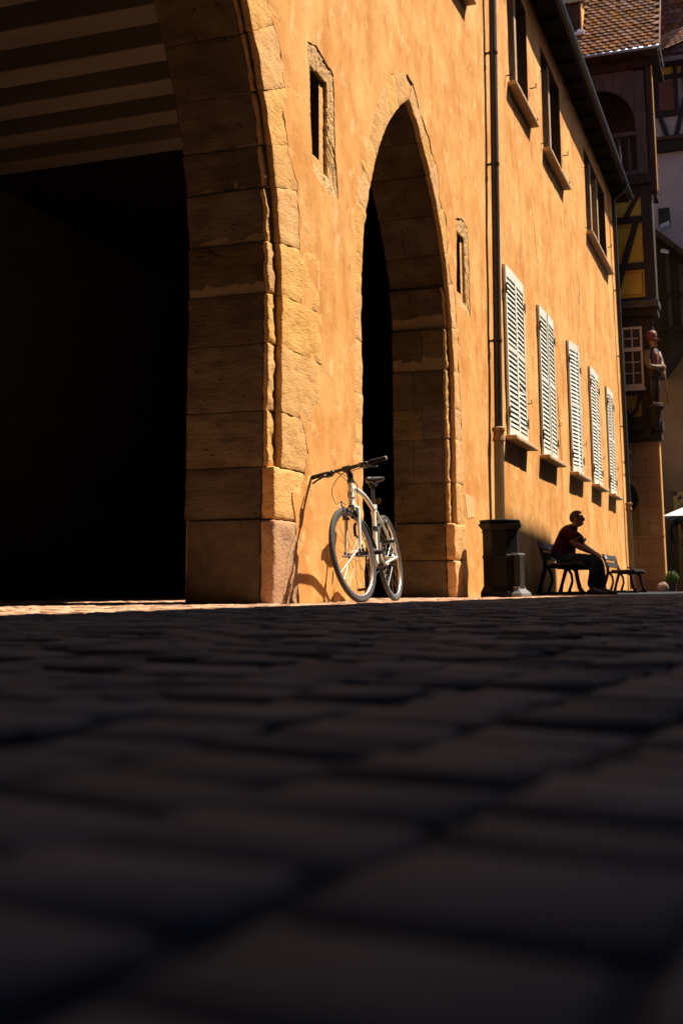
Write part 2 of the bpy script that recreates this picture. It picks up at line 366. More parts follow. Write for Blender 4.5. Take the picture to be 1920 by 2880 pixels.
# ------------------------------------------------------------------ orange building
OB = thing('orange_building', 'long orange plastered building with two pointed stone arches and white louvred shutters', 'building', (11.4, 0, 0), world=True)
X0, X1, ZTOP = -6.9, 29.9, 10.05
class Arch:
    def __init__(s, xl, xr, spring, R, inset, reb, soft):
        s.soft = soft; s.xl, s.xr, s.sp, s.R, s.inset, s.reb = xl, xr, spring, R, inset, reb
        s.mid = (xl+xr)/2; s.phimax = math.acos((s.mid-(xr-R))/R); s.len = spring + R*s.phimax
    def ins(s, t, side):     # how far the inner order stands inside the arris
        if s.soft: return s.inset*(0 if side < 0 else max(.0, min(1, (3.5-t)/.9)))
        return s.inset-(s.inset-.05)*max(0, min(1, (t-2.2)/1.2))
    def p(s, t, r, side):      # t along the arris from the ground, r outward from it
        if t <= s.sp: x, z, n = s.xr, t, (1, 0)
        else:
            f = (t-s.sp)/s.R; x, z, n = s.xr-s.R+s.R*math.cos(f), s.sp+s.R*math.sin(f), (math.cos(f), math.sin(f))
        x += n[0]*r; z += n[1]*r
        if side < 0: x = 2*s.mid - x
        return x, z
    def outline(s, r, n=26):
        R_ = []
        for i in range(n+1):
            x, z = s.p(s.len*i/n, r, 1); 
            if x >= s.mid-.001 or i == 0: R_.append((x, z))
        Lf = [(2*s.mid-x, z) for x, z in R_]
        return R_ + Lf[::-1]      # from right base over apex to left base
BIG = Arch(2.34, 7.73, 2.05, 3.75, .14, .04, False)
SML = Arch(9.52, 12.73, 2.44, 2.92, .115, .05, True)

def jitter(poly, amp, step, seed, closed=True):
    out = []; n = len(poly)
    for i in range(n if closed else n-1):
        a = Vector(poly[i]); b = Vector(poly[(i+1) % n]); m = max(1, int((b-a).length/step))
        for k in range(m):
            q = a.lerp(b, k/m); o_ = noise.noise_vector(Vector((q.x*9+seed, q.y*9, seed)))*amp + noise.noise_vector(Vector((q.x*30+seed, q.y*30, seed)))*amp*.6
            out.append((q.x+o_.x, q.y+o_.y))
    if not closed: out.append(tuple(poly[-1]))
    return out
big_edge_r = [(8.031, -.1), (7.976, .37), (7.949, .622), (7.921, .785), (8.166, .921), (8.253, 1.088), (8.088, 1.361), (8.167, 1.438), (8.309, 1.911), (8.258, 2.105), (8.125, 2.211), (8.104, 2.493), (8.06, 2.766), (8.017, 3.116), (7.86, 3.286), (7.73, 3.626), (7.774, 3.765), (7.689, 4.055), (7.485, 4.243), (7.36, 4.42), (7.1, 4.75), (6.7, 5.1), (6.2, 5.45), (5.6, 5.85), (5.04, 6.2), (4.5, 5.9), (3.9, 5.5), (3.3, 5.0), (2.9, 4.6), (2.5, 4.0), (2.2, 3.4), (2.0, 2.6), (1.95, 1.8), (2.05, 1.0), (1.95, .5), (2.0, -.1)]
small_edge = [(12.78, -.1), (12.833, .258), (13.027, .592), (12.932, .8), (13.089, .903), (12.987, 1.385), (13.013, 1.672), (13.009, 2.154), (12.937, 2.628), (13.0, 2.78), (12.962, 2.913), (12.881, 3.107), (12.858, 3.396), (12.675, 3.526), (12.52, 3.758), (12.581, 3.923), (12.51, 4.204), (12.235, 4.327), (12.206, 4.631), (11.936, 4.774), (11.87, 4.863), (11.572, 5.035), (11.42, 5.14), (11.25, 5.27), (11.06, 5.30), (10.88, 5.24), (10.72, 5.17), (10.5, 5.06), (10.28, 4.84), (10.05, 4.60), (9.871, 4.3), (9.719, 4.03), (9.7, 3.845), (9.45, 3.595), (9.366, 3.282), (9.388, 3.015), (9.345, 2.406), (9.343, 1.978), (9.327, 1.309), (9.36, 1.15), (9.5, 1.10), (9.49, .7), (9.46, .45), (9.5, -.1)]
n1 = [(8.24, 4.378), (8.243, 4.209), (8.274, 3.993), (8.288, 3.686), (8.302, 3.503), (8.34, 3.344), (8.522, 3.293), (8.743, 3.269), (8.923, 3.293), (8.916, 3.429), (8.876, 3.61), (8.862, 3.844), (8.848, 4.098), (8.835, 4.337), (8.672, 4.372), (8.531, 4.395), (8.41, 4.43)]
n2 = [(12.93, 4.337), (12.97, 4.086), (12.949, 3.814), (12.926, 3.55), (12.928, 3.346), (13.079, 3.329), (13.339, 3.309), (13.576, 3.295), (13.574, 3.494), (13.587, 3.846), (13.561, 4.245), (13.552, 4.378), (13.25, 4.42)]
n1i = (8.335, 8.725, 3.425, 4.235); n2i = (12.985, 13.43, 3.41, 4.22)
SHUT = [(15.48, 16.77), (17.99, 19.32), (20.86, 22.17), (23.52, 24.76), (26.09, 27.15)]; SZ0, SZ1 = 2.10, 4.46
UPW = [(12.45, 13.62), (16.38, 17.93), (19.22, 21.15), (24.25, 27.58)]; UZ0, UZ1 = 7.42, 9.3
def ribbon(pl, wd, seed):
    L_, R_ = [], []
    P = jitter(pl, .025, .06, seed, False)
    for i, (x, z) in enumerate(P):
        t = i/(len(P)-1); h = wd*(.25+.75*math.sin(PI*min(1, max(0, t))))*(0.6+.8*abs(nz((x*6, z*6, seed))))+.002
        L_.append((x-h, z)); R_.append((x+h, z))
    return L_ + R_[::-1]
cracks = [ribbon([(22.599, 6.166), (22.80, 5.806), (22.55, 5.29), (22.62, 4.834)], .035, 1),
          ribbon([(17.78, 6.117), (17.969, 5.908), (18.136, 5.492), (18.3, 5.15)], .022, 2),
          ribbon([(19.548, 3.561), (19.759, 3.233), (19.836, 2.763), (19.886, 2.17), (19.852, 1.693)], .05, 3),
          ribbon([(25.2, 6.197), (24.9, 5.4), (24.8, 4.75)], .02, 4)]
holes = [('arch', jitter(big_edge_r, .03, .05, 3)), ('arch', jitter(small_edge, .022, .05, 5)), ('niche', jitter(n1, .014, .03, 8)), ('niche', jitter(n2, .014, .04, 9))]
for c_ in cracks: holes.append(('crack', c_))
def rect(a, b, c, d, st=.2):
    return jitter([(a, c), (b, c), (b, d), (a, d)], .003, st, 1)
for a, b in SHUT: holes.append(('shutter', rect(a, b, SZ0, SZ1)))
for a, b in UPW: holes.append(('window', rect(a, b, UZ0, UZ1)))
def inpoly(x, z, P):
    c = False; n = len(P); j = n-1
    for i in range(n):
        xi, zi = P[i]; xj, zj = P[j]
        if (zi > z) != (zj > z) and x < (xj-xi)*(z-zi)/(zj-zi)+xi: c = not c
        j = i
    return c
def wall_y(x, z):
    base = .010*nz((x*.55, z*.55, 3)) + .006*nz((x*2.1, z*1.6, 7)) + .0025*nz((x*7, z*5, 1))
    if z < .9: base += -.012*(1-max(0, z)/.9)*(1+nz((x*5, z*5, 2)))
    return base
def cdt_sheet(x0, x1, z0, z1, holes, step, yfun, skip=None):
    bb = [(min(p[0] for p in h), max(p[0] for p in h), min(p[1] for p in h), max(p[1] for p in h)) for h in holes]
    def inhole(x, z):
        for h, (a, b, c, d) in zip(holes, bb):
            if a <= x <= b and c <= z <= d and inpoly(x, z, h): return True
        return False
    pts = []; edges = []
    def loop(P):
        o_ = len(pts); pts.extend([Vector(p) for p in P]); n = len(P); edges.extend([(o_+i, o_+(i+1) % n) for i in range(n)])
    outer = []
    nx = int((x1-x0)/step); nzn = int((z1-z0)/step)
    outer += [(x0+(x1-x0)*i/nx, z0) for i in range(nx)] + [(x1, z0+(z1-z0)*i/nzn) for i in range(nzn)]
    outer += [(x1-(x1-x0)*i/nx, z1) for i in range(nx)] + [(x0, z1-(z1-z0)*i/nzn) for i in range(nzn)]
    loop(outer)
    for h in holes: loop(h)
    rg = random.Random(4)
    for i in range(1, nx):
        for j in range(1, nzn):
            x = x0+(x1-x0)*(i+rg.uniform(-.3, .3))/nx; z = z0+(z1-z0)*(j+rg.uniform(-.3, .3))/nzn
            if not inhole(x, z): pts.append(Vector((x, z)))
    vo, eo, fo, *_ = delaunay_2d_cdt(pts, edges, [], 0, 1e-5)
    mb = MB(); mb.v = [(p.x, yfun(p.x, p.y), p.y) for p in vo]
    for f in fo:
        cx = sum(vo[i].x for i in f)/3; cz = sum(vo[i].y for i in f)/3
        if not inhole(cx, cz): mb.f.append(tuple(f))
    return mb
# arch holes reach below the ground line: clip them at z = -0.1 (outer boundary at -0.12)
wm = cdt_sheet(X0, X1, -.12, ZTOP, [h for _, h in holes], .17, wall_y)
wall = wm.build('wall', 'plaster', OB, True)
for kind, h in holes:
    em = MB()
    dpt = {'arch': .05, 'niche': .05, 'crack': .03, 'shutter': .14, 'window': .30}[kind]; n = len(h)
    vs_ = [(x, wall_y(x, z), z) for x, z in h] + [(x, dpt, z) for x, z in h]
    em.add(vs_, [(i, (i+1) % n, n+(i+1) % n, n+i) for i in range(n)])
    if kind == 'crack': em.add([(x, dpt-.004, z) for x, z in h], [tuple(range(n))])
    em.build('plaster_edge', 'window_reveal_shade' if kind == 'window' else 'plaster_edge', OB)
pm = MB(); pp = jitter([(13.10, 1.15), (13.56, 1.14), (13.57, .92), (13.19, .87)], .02, .05, 4)
pm.add([(x, wall_y(x, z)-.005, z) for x, z in pp]+[(x, .01, z) for x, z in pp], [tuple(range(len(pp)))]+[(i, (i+1) % len(pp), len(pp)+(i+1) % len(pp), len(pp)+i) for i in range(len(pp))])
pm.build('plaster_patch', 'patch', OB)

# arch stones -----------------------------------------------------------
def arch_stone(A, side, t0, t1, r0, r1, y0, y1, seed, material, name, amp=.006, gap=.004, rad=.009, step=.05):
    t0 += gap/2; t1 -= gap/2
    def dsp(p):
        x, z = A.p(max(-.2, p.z), p.x, side)
        q = Vector((x, p.y, z)); e = nvec((q.x+seed, q.y, q.z*1.6), 6)*amp + nvec((q.x+seed, q.y, q.z*1.4), 19)*amp*.7
        return Vector((q.x+e.x*.8, q.y+e.y, q.z+e.z*.5))
    mb = MB(); mb.rbox((r0, y0, t0), (r1, y1, t1), rad, step=step, disp=dsp)
    o = mb.build(name, material, OB, 50); return o
rs = random.Random(11)
def jamb(A, side, base_z, stop_z, fine):
    t = -.06; k = 0
    st = .05 if fine else .12
    courses = [(-.06, base_z*.5), (base_z*.5, base_z)] if base_z > .7 else [(-.06, base_z)]
    t = base_z
    while t < A.len-.12:
        hgt = rs.uniform(.26, .5); e = t+hgt
        if e > A.len-.2: e = A.len-.004
        courses.append((t, e)); t = e
    for i, (a, b) in enumerate(courses):
        big = A is BIG; sd = i*2.3
        if b <= base_z+.001:      # plinth
            r0 = -A.ins(a, side)-.03+rs.uniform(-.01, .01)
            arch_stone(A, side, a, b, r0, rs.uniform(.32, .42), -.006, .10, sd, 'pink_stone' if big else 'sandstone', 'plinth_stone', .013, rad=.03, step=st)
            arch_stone(A, side, a, b, r0-.004, .12, .101, .655, sd+5, 'pink_stone_shaded' if big else 'sandstone_shaded', 'plinth_stone', .010, rad=.012, step=st)
        elif b <= stop_z:          # plain blocks below the rebate stop
            r0 = -A.ins(a, side)+rs.uniform(-.015, .015)
            arch_stone(A, side, a, b, r0, rs.uniform(.75, .85), .002, .10, sd, 'sandstone', 'jamb_stone', .012, rad=.02, step=st)
            arch_stone(A, side, a, b, r0-.003, .12, .101, .69, sd+5, 'sandstone_shaded', 'jamb_stone', .009, rad=.012, step=st)
        else:
            arch_stone(A, side, a, b, rs.uniform(-.004, .006), (rs.uniform(.75, .85) if big else .33), .004, .056, i*1.7, 'sandstone', 'arch_stone', .008, gap=.0015, rad=.004, step=st)
            r0 = -A.ins((a+b)/2, side)+.004; yf = .014+A.reb*min(1, -r0/.05+.1)
            plain = -r0 < .03
            if not plain: arch_stone(A, side, a, b, r0+rs.uniform(-.006, .004), .12, yf, yf+.035, sd+2, 'sandstone', 'fillet_stone', .015, rad=.012, step=st*.7)
            cuts = [.058 if plain else yf+.036] + ([rs.choice([.34, .45])] if (not big and rs.random() < .7) else []) + [.69]
            for c0_, c1_ in zip(cuts, cuts[1:]):
                arch_stone(A, side, a, b, r0+rs.uniform(-.003, .004), .12, c0_, c1_-.003, sd+c0_*9, 'sandstone_shaded', 'reveal_stone', .007, gap=.003, rad=.006, step=st)
    mb = MB(); n = 40; P = []
    for i in range(n+1):
        tt = -.1 + (A.len+.1)*i/n
        for (r, y) in ((-A.ins(tt, side)+.016, .085), (.14, .085), (.14, .06), (.30, .06), (.30, .68), (-A.ins(tt, side)+.016, .68)):
            x, z = A.p(tt, r, side); P.append((x, y, z))
    F_ = []
    for i in range(n):
        for k in range(6): F_.append((i*6+k, i*6+(k+1) % 6, (i+1)*6+(k+1) % 6, (i+1)*6+k))
    mb.add(P, F_); mb.build('mortar', 'mortar', OB)
bk_ = cdt_sheet(1.6, 13.7, -.1, 6.4, [[(x, max(z, -.08)) for x, z in BIG.outline(.015)], [(x, max(z, -.08)) for x, z in SML.outline(.02)], [(8.2, 3.25), (8.95, 3.25), (8.95, 4.45), (8.2, 4.45)], [(12.9, 3.27), (13.62, 3.27), (13.62, 4.45), (12.9, 4.45)]], .3, lambda x, z: .017)
bk_.build('masonry', 'sandstone', OB)
jamb(BIG, 1, .58, 1.0, True); jamb(BIG, -1, .58, 1.0, False)
jamb(SML, 1, .80, 1.13, True); jamb(SML, -1, .5, .9, True)

# rough niches with a stepped dark slot --------------------------------------
def niche(outer, inner, seed):
    x0, x1, z0, z1 = inner; n = len(outer); rings = 5
    cx, cz = (x0+x1)/2, (z0+z1)/2
    inn = []
    for (x, z) in outer:      # nearest point on inner rectangle by direction
        dx_, dz_ = x-cx, z-cz; s = 1/max(abs(dx_)/((x1-x0)/2), abs(dz_)/((z1-z0)/2)); inn.append((cx+dx_*s, cz+dz_*s))
    mb = MB(); vs_ = []
    for k in range(rings+1):
        f = k/rings
        for (a, b) in zip(outer, inn):
            x = a[0]+(b[0]-a[0])*f; z = a[1]+(b[1]-a[1])*f
            j = nvec((x, z, seed), 22)*.014*(1 if 0 < k else .3)
            y = .006+.014*f + nz((x*34, z*34, seed))*.008 + nz((x*80, z*80, seed))*.006
            vs_.append((x+j.x*(k < rings or 1), y, z+j.y))
    for (x, z), q in zip(inn, vs_[-n:]): vs_.append((q[0], .055, q[2]))
    F_ = []
    for k in range(rings+1):
        for i in range(n): F_.append((k*n+i, k*n+(i+1) % n, (k+1)*n+(i+1) % n, (k+1)*n+i))
    mb.add(vs_, F_); mb.build('rubble_surround', 'rubble', OB)
    # inner lining: ledge facing out at y=.10, narrower slot to y=.55
    s = MB(); lw = .115; yb = .048
    a0, a1, b0, b1 = x0-.03, x1+.03, z0-.03, z1+.03; xi0, xi1, zi0, zi1 = x0+.01, x1-lw, z0+.10, z1-.02
    s.add([(a0, yb, b0), (a1, yb, b0), (a1, yb, b1), (a0, yb, b1), (xi0, yb, zi0), (xi1, yb, zi0), (xi1, yb, zi1), (xi0, yb, zi1)],
          [(0, 1, 5, 4), (1, 2, 6, 5), (2, 3, 7, 6), (3, 0, 4, 7)])
    s.build('niche_ledge', 'sandstone', OB)
    s = MB(); s.add([(x, y, z) for y in (yb, .6) for x, z in ((xi0, zi0), (xi1, zi0), (xi1, zi1), (xi0, zi1))], [(0, 1, 5, 4), (1, 2, 6, 5), (2, 3, 7, 6), (3, 0, 4, 7), (4, 5, 6, 7)])
    s.build('niche_lining', 'slot_shade', OB)
niche(holes[2][1], n1i, 1.0); niche(holes[3][1], n2i, 5.0)

# arcade interior ---------------------------------------------------------
IX0, IX1, IY1, IZ = -1.5, 23.4, 6.6, 5.62
im = cdt_sheet(IX0, IX1, -.1, IZ+.2, [[(x, max(z, -.08)) for x, z in BIG.outline(-.02)], [(x, max(z, -.08)) for x, z in SML.outline(.01)]], .5, lambda x, z: .697)
im.build('arcade_inner_wall', 'arcade_shade', OB)
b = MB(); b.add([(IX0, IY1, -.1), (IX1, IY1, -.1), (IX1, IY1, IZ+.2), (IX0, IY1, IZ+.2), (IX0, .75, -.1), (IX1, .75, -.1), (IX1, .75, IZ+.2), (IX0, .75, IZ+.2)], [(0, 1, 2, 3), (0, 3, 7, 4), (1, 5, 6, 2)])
b.build('arcade_back_wall', 'arcade_shade', OB)
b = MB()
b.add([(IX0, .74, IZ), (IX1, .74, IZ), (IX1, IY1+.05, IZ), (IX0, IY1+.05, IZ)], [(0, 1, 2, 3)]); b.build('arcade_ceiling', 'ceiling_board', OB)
beam_me = MB().rbox((-.17, .76, -.31), (.17, IY1+.02, 0), .02).mesh('ceiling_beam', 'old_beam')
for i in range(-11, 5):
    link('ceiling_beam', beam_me, OB, Matrix.Translation((9.03+.745*i, 0, IZ)))

# outer shell (ends, back) and roof -----------------------------------------
b = MB(); b.add([(X0, 0, -.1), (X0, 11, -.1), (X0, 11, ZTOP), (X0, 0, ZTOP), (X1, 0, -.1), (X1, 11, -.1), (X1, 11, ZTOP), (X1, 0, ZTOP), (X0, 5.5, 17), (X1, 5.5, 17)],
                [(0, 1, 2, 8, 3), (4, 7, 9, 6, 5), (1, 5, 6, 2)]); b.build('end_walls', 'plaster', OB)
b = MB()
prof = [(-.36, 9.79), (5.5, 17.1), (11.4, 9.9), (11.4, 10.1), (5.5, 17.35), (-.36, 10.05)]
b.prism(prof, lambda u, v, t: (t, u, v), X0-.2, X1-.12); b.build('roof', 'roof_tile_red', OB)
b = MB(); b.box((X0-.2, -.33, 9.742), (X1-.15, .05, 9.787)); b.build('soffit', 'eave_wood', OB)
b = MB(); b.box((X0-.2, -.362, 9.72), (X1-.14, -.332, 9.86)); b.build('fascia', 'eave_wood', OB)
gp = [(-.365-.055+.055*math.cos(a), 9.86+.055*math.sin(a)) for a in [PI+PI*i/8 for i in range(9)]]
gp += [(-.365-.055+.048*math.cos(a), 9.86+.048*math.sin(a)) for a in [2*PI-PI*i/8 for i in range(9)]]
b = MB(); b.prism(gp, lambda u, v, t: (t, u, v), X0-.2, X1-.05); b.build('gutter', 'dark_metal', OB, 40)
rme = MB().box((-.05, -.31, -.075), (.05, .0, 0)).mesh('rafter_end', 'eave_wood')
for i in range(40):
    x = -6+.9*i
    if x < X1-.3: link('rafter_end', rme, OB, Matrix.Translation((x, -.012, 9.741)))

# shuttered windows ---------------------------------------------------------
slat_cnt = 0
def shutter(x0, x1, z0, z1, left, separate, open_deg=0, broken=None):
    W = x1-x0; st = .058; th = .036
    M = Matrix.Translation((x0 if left else x1, -.012, z0)) @ Matrix.Rotation(math.radians(open_deg if left else -open_deg)*-1, 4, 'Z')
    sg = 1 if left else -1
    def bx(mb, a, c, e, f, y0=-th, y1=0): mb.rbox((min(sg*a, sg*c), y0, e), (max(sg*a, sg*c), y1, f), .004, M)
    H = z1-z0; mb = MB()
    bx(mb, .004, st, 0, H); bx(mb, W-st, W-.004, 0, H)
    bx(mb, st-.002, W-st+.002, H-.15, H-.001, -th+.003, -.003); bx(mb, st-.002, W-st+.002, .001, .11, -th+.003, -.003); mid = H*.515
    bx(mb, st-.002, W-st+.002, mid-.035, mid+.035, -th+.003, -.003)
    o = mb.build('shutter', 'white_paint', OB)
    o['_world'] = 1
    for zz in (.28, H-.36):
        hm = MB(); hm.rbox((min(-sg*.02, sg*.05), -th-.012, zz), (max(-sg*.02, sg*.05), -th+.004, zz+.05), .004, M)
        hm.tube([M @ Vector((-sg*.012, -th-.004, zz-.05)), M @ Vector((-sg*.012, -th-.004, zz+.09))], .013, 8)
        hm.build('hinge', 'rust_hinge', o)
    sl_ = MB(); smesh = None; k = 0
    prf = [(-.034, -.020), (-.027, -.023), (-.011, .017), (-.018, .021)]
    for za, zb in ((.125, mid-.045), (mid+.05, H-.165)):
        n = int((zb-za)/.066)
        for i in range(n):
            z = za + (i+.5)*(zb-za)/n; dz = 0; tl = 0
            if broken and i in broken and za < .2: tl = random.uniform(-.3, .3); dz = random.uniform(-.02, .02)
            m2 = MB(); Mr = M @ Matrix.Translation((sg*W/2, 0, z+dz)) @ Matrix.Rotation(tl, 4, 'Y')
            m2.prism(prf, lambda u, v, t: Mr @ Vector((t, u, v)), -(W/2-st-.002), W/2-st-.002)
            if separate: m2.build('slat', 'white_paint', o)
            else: sl_.add(m2.v, m2.f)
    if not separate: tag(sl_.build('slats', 'white_paint', o), kind='stuff')
for i, (a, b_) in enumerate(SHUT):
    m = (a+b_)/2
    shutter(a+.012, m-.003, SZ0+.01, SZ1-.012, True, i < 4, 7 if i == 2 else [1.2, .4, 0, 1.6, .6][i])
    shutter(m+.003, b_-.012, SZ0+.01, SZ1-.012, False, i < 4, [.6, 1.5, .5, .2, 1.1][i], (8, 9, 10) if i == 0 else None)
    bk = MB(); bk.box((a-.02, .125, SZ0-.02), (b_+.02, .16, SZ1+.02)); bk.build('window_board', 'dark_wood', OB)
    s = MB(); s.rbox((a-.09, -.155, SZ0-.065), (b_+.14, .05, SZ0-.005), .012, step=.12, disp=lambda p: p+nvec(p, 7)*.006); s.build('sill', 'sill_stone', OB, 50)
    hk = MB(); hk.tube([(b_+.10, .02, SZ0+.62), (b_+.10, -.09, SZ0+.62), (b_+.10, -.09, SZ0+.68)], .008, 6); hk.build('shutter_hook', 'rust_hinge', OB)

# upper windows ------------------------------------------------------------
for i, (a, b_) in enumerate(UPW):
    nlt = [1, 2, 2, 3][i]
    s = MB(); s.rbox((a-.1, -.14, UZ0-.075), (b_+.12, .1, UZ0-.012), .012, step=.15, disp=lambda p: p+nvec(p, 6)*.008); s.build('sill', 'sill_stone', OB, 50)
    f = MB(); fy0, fy1 = .20, .27
    f.box((a, fy0, UZ0), (a+.07, fy1, UZ1)); f.box((b_-.07, fy0, UZ0), (b_, fy1, UZ1)); f.box((a+.07, fy0+.003, UZ0), (b_-.07, fy1, UZ0+.08)); f.box((a+.07, fy0+.003, UZ1-.08), (b_-.07, fy1, UZ1))
    w_ = f.build('window', 'brown_wood', OB); w_['_world'] = 1
    gl = MB(); gl.box((a+.05, .245, UZ0+.05), (b_-.05, .255, UZ1-.05)); gl.build('pane', 'glass_dark', w_)
    for k in range(1, nlt):
        x = a+(b_-a)*k/nlt; mm = MB(); mm.rbox((x-.075, .03, UZ0-.01), (x+.075, .26, UZ1+.01), .012); mm.build('stone_mullion', 'sill_stone', w_)
    for k in range(nlt):
        xa = a+(b_-a)*k/nlt; xb = a+(b_-a)*(k+1)/nlt; mm = MB()
        mm.box(((xa+xb)/2-.03, .205, UZ0+.08), ((xa+xb)/2+.03, .268, UZ1-.08)); mm.box((xa+.1, .21, (UZ0+UZ1)/2+.25), (xb-.1, .262, (UZ0+UZ1)/2+.29)); mm.build('glazing_bar', 'brown_wood', w_)
    for xx, zz in ((a-.22, UZ0+.02), (b_+.2, UZ0+.05), (b_+.16, UZ0+.62), (a-.06, UZ1-.5)):
        hk = MB(); hk.tube([(xx, .02, zz), (xx, -.10, zz), (xx, -.10, zz+.07)], .011, 6); hk.build('shutter_hook', 'black_iron', OB)

# downpipes --------------------------------------------------------------
def interp(tab, z):
    for (xa, za), (xb, zb) in zip(tab, tab[1:]):
        if min(za, zb) <= z <= max(za, zb): return xa+(xb-xa)*(z-za)/(zb-za)
    return tab[0][0] if z > tab[0][1] else tab[-1][0]
p1 = [(14.96, 9.75), (14.89, 7.972), (14.751, 5.62), (14.602, 3.267), (14.52, 2.018), (14.45, .936), (14.42, 0)]
p2 = [(28.55, 9.3), (28.6, 7.791), (28.75, 5.616), (28.85, 3.565), (28.88, 2.198), (28.92, .484), (28.95, 0)]
for tab, nm in ((p1, 'a'), (p2, 'b')):
    zs = [9.45, 8, 7, 6, 5, 4, 3, 2.02]
    pts = [(interp(tab, 9.45), -.42, 9.84), (interp(tab, 9.45), -.38, 9.66), (interp(tab, 9.45), -.15, 9.50)] + [(interp(tab, z), -.10, z) for z in zs]
    mb = MB(); mb.tube(pts, .052, 14); d = mb.build('downpipe', 'dark_metal', OB, 40); d['_world'] = 1
    lo = [(interp(tab, z), -.10, z) for z in (2.0, 1.4, .8, .3, .06)]
    n = 20; mb = MB(); vs_ = []; F_ = []
    for (x, y, z) in lo:
        for k in range(n*2):
            r = .062 if k % 2 else .056; a_ = PI*k/n; vs_.append((x+r*math.cos(a_), y+r*math.sin(a_), z))
    for i in range(len(lo)-1):
        for k in range(2*n): F_.append((i*2*n+k, i*2*n+(k+1) % (2*n), (i+1)*2*n+(k+1) % (2*n), (i+1)*2*n+k))
    mb.add(vs_, F_); mb.build('cast_pipe', 'cast_pipe', d)
    x = interp(tab, 2.0); mb = MB(); mb.lathe([(.062, -.10), (.078, -.09), (.074, -.05), (.066, -.03), (.066, .02), (.082, .035), (.082, .07), (.06, .085)], 18, Matrix.Translation((x, -.10, 2.0))); mb.build('collar', 'rust_collar', d, 40)
    for z in (8.9, 7.2, 5.6, 3.9 if nm == 'b' else 3.2):
        x = interp(tab, z); mb = MB(); mb.lathe([(.054, -.018), (.062, -.016), (.062, .016), (.054, .018)], 16, Matrix.Translation((x, -.10, z))); mb.box((x-.015, -.05, z-.012), (x+.015, .03, z+.012)); mb.box((x+.05, -.115, z-.014), (x+.085, -.085, z+.014)); mb.build('pipe_bracket', 'dark_metal', d)
    x = interp(tab, 1.0); mb = MB(); mb.box((x-.07, -.11, .55), (x+.07, .02, .575)); mb.build('pipe_bracket', 'dark_metal', d)
cb = MB(); cb.tube([(29.55, -.02, 9.6), (29.52, -.025, 7), (29.58, -.02, 5), (29.5, -.03, 3.4), (29.56, -.025, 1.5), (29.55, -.02, .4)], .014, 6); cb.build('cable', 'dark_metal', OB)
for z in (3.35, 3.05):
    cb = MB(); cb.tube([(29.2, -.02, z), (29.2, -.13, z), (29.62, -.13, z)], .012, 6); cb.build('cable_bracket', 'dark_metal', OB)
hk = MB(); hk.tube([(12.86, .03, .38), (12.86, -.04, .38), (12.86, -.05, .34), (12.86, -.05, .06)], .012, 6); hk.build('door_stop', 'cast_pipe', OB)

# ------------------------------------------------------------------ house across the street (gives the shade)
OH = thing('opposite_house', 'tall plain house across the street whose roof shades the paving', 'building', (10, -9, 0), world=True)
EY, EZ = -5.5, 10.62
def oy(x): return EY-.08*(x-8.8)
def skew(poly_yz, xa, xb):      # prism along the street, turned with the house
    mb = MB(); n = len(poly_yz)
    vs_ = [(x, y+oy(x)-EY, z) for x in (xa, xb) for y, z in poly_yz]
    mb.add(vs_, [tuple(range(n))[::-1], tuple(range(n, 2*n))]+[(i, (i+1) % n, n+(i+1) % n, n+i) for i in range(n)]); return mb
skew([(EY, -.1), (EY, EZ-.25), (-17, EZ-.25), (-17, -.1)], -7.25, 33.0).build('wall', 'far_plaster', OH)
skew([(EY+.02, EZ-.25), (EY+.02, EZ), (-11.2, EZ+6.5), (-17.2, EZ-.25)], -7.1, 33.0).build('roof', 'roof_tile_red', OH)
gb = [(19.9, EZ-.3), (24.7, EZ-.3), (24.7, EZ+3.9), (24.3, EZ+4.15), (22.6, EZ+3.95), (21.3, EZ+3.78), (20.2, EZ+3.6), (19.9, EZ+3.0)]
b = MB(); b.prism(gb, lambda u, v, t: (u, t+oy(u)-EY, v), EY-2.6, EY-.02); b.build('gable_dormer', 'far_plaster', OH)
skew([(EY-.05, EZ-.3), (EY-.05, 20), (-16, 20), (-16, EZ-.3)], -7.2, 6.4).build('added_shade_wing', 'far_plaster', OH)  # added block, out of view, shading the near facade to darken the foreground
skew([(EY+.1, 20.001), (-16.2, 20.001), (-10.8, 25)], -7.1, 6.5).build('added_wing_roof', 'roof_tile_red', OH)
for i in range(9):
    for z in (1.2, 4.4, 7.4):
        xa = -5+i*4.2; m_ = MB(); m_.prism([(xa, z), (xa+1.1, z), (xa+1.1, z+1.7), (xa, z+1.7)], lambda u, v, t: (u, t+oy(u), v), -.02, .015); m_.build('window', 'glass_dark', OH)
RH = thing('added_house_behind', 'unseen house added behind the viewpoint to cut sky light', 'building', (-15, 0, 0), world=True)  # added out of view to hold back sky light
b = MB(); b.box((-20, -17, -.1), (-7.3, 12, 11)); b.build('wall', 'low_bounce_dark', RH)
b = MB(); b.prism([(-20.3, 11.002), (-7.1, 11.002), (-13.6, 17)], lambda u, v, t: (u, t, v), -17.2, 12.2); b.build('roof', 'low_bounce_dark', RH)

# ------------------------------------------------------------------ half-timbered house at the end (front faces -X)
HX = 31.0
HA = thing('half_timbered_house', 'dark half-timbered house with ochre panels, wooden gallery and a tiled roof, past the orange building', 'house', (HX+2, .8, 0), world=True)
def hb(name, material, y0, y1, z0, z1, x0=0.0, x1=.3, parent=None, r=.0):
    mb = MB()
    if r: mb.rbox((HX+x0, min(y0, y1), z0), (HX+x1, max(y0, y1), z1), r)
    else: mb.box((HX+x0, min(y0, y1), z0), (HX+x1, max(y0, y1), z1))
    return mb.build(name, material, parent or HA)
YR = -.685     # right corner of the front
YL = 4.0
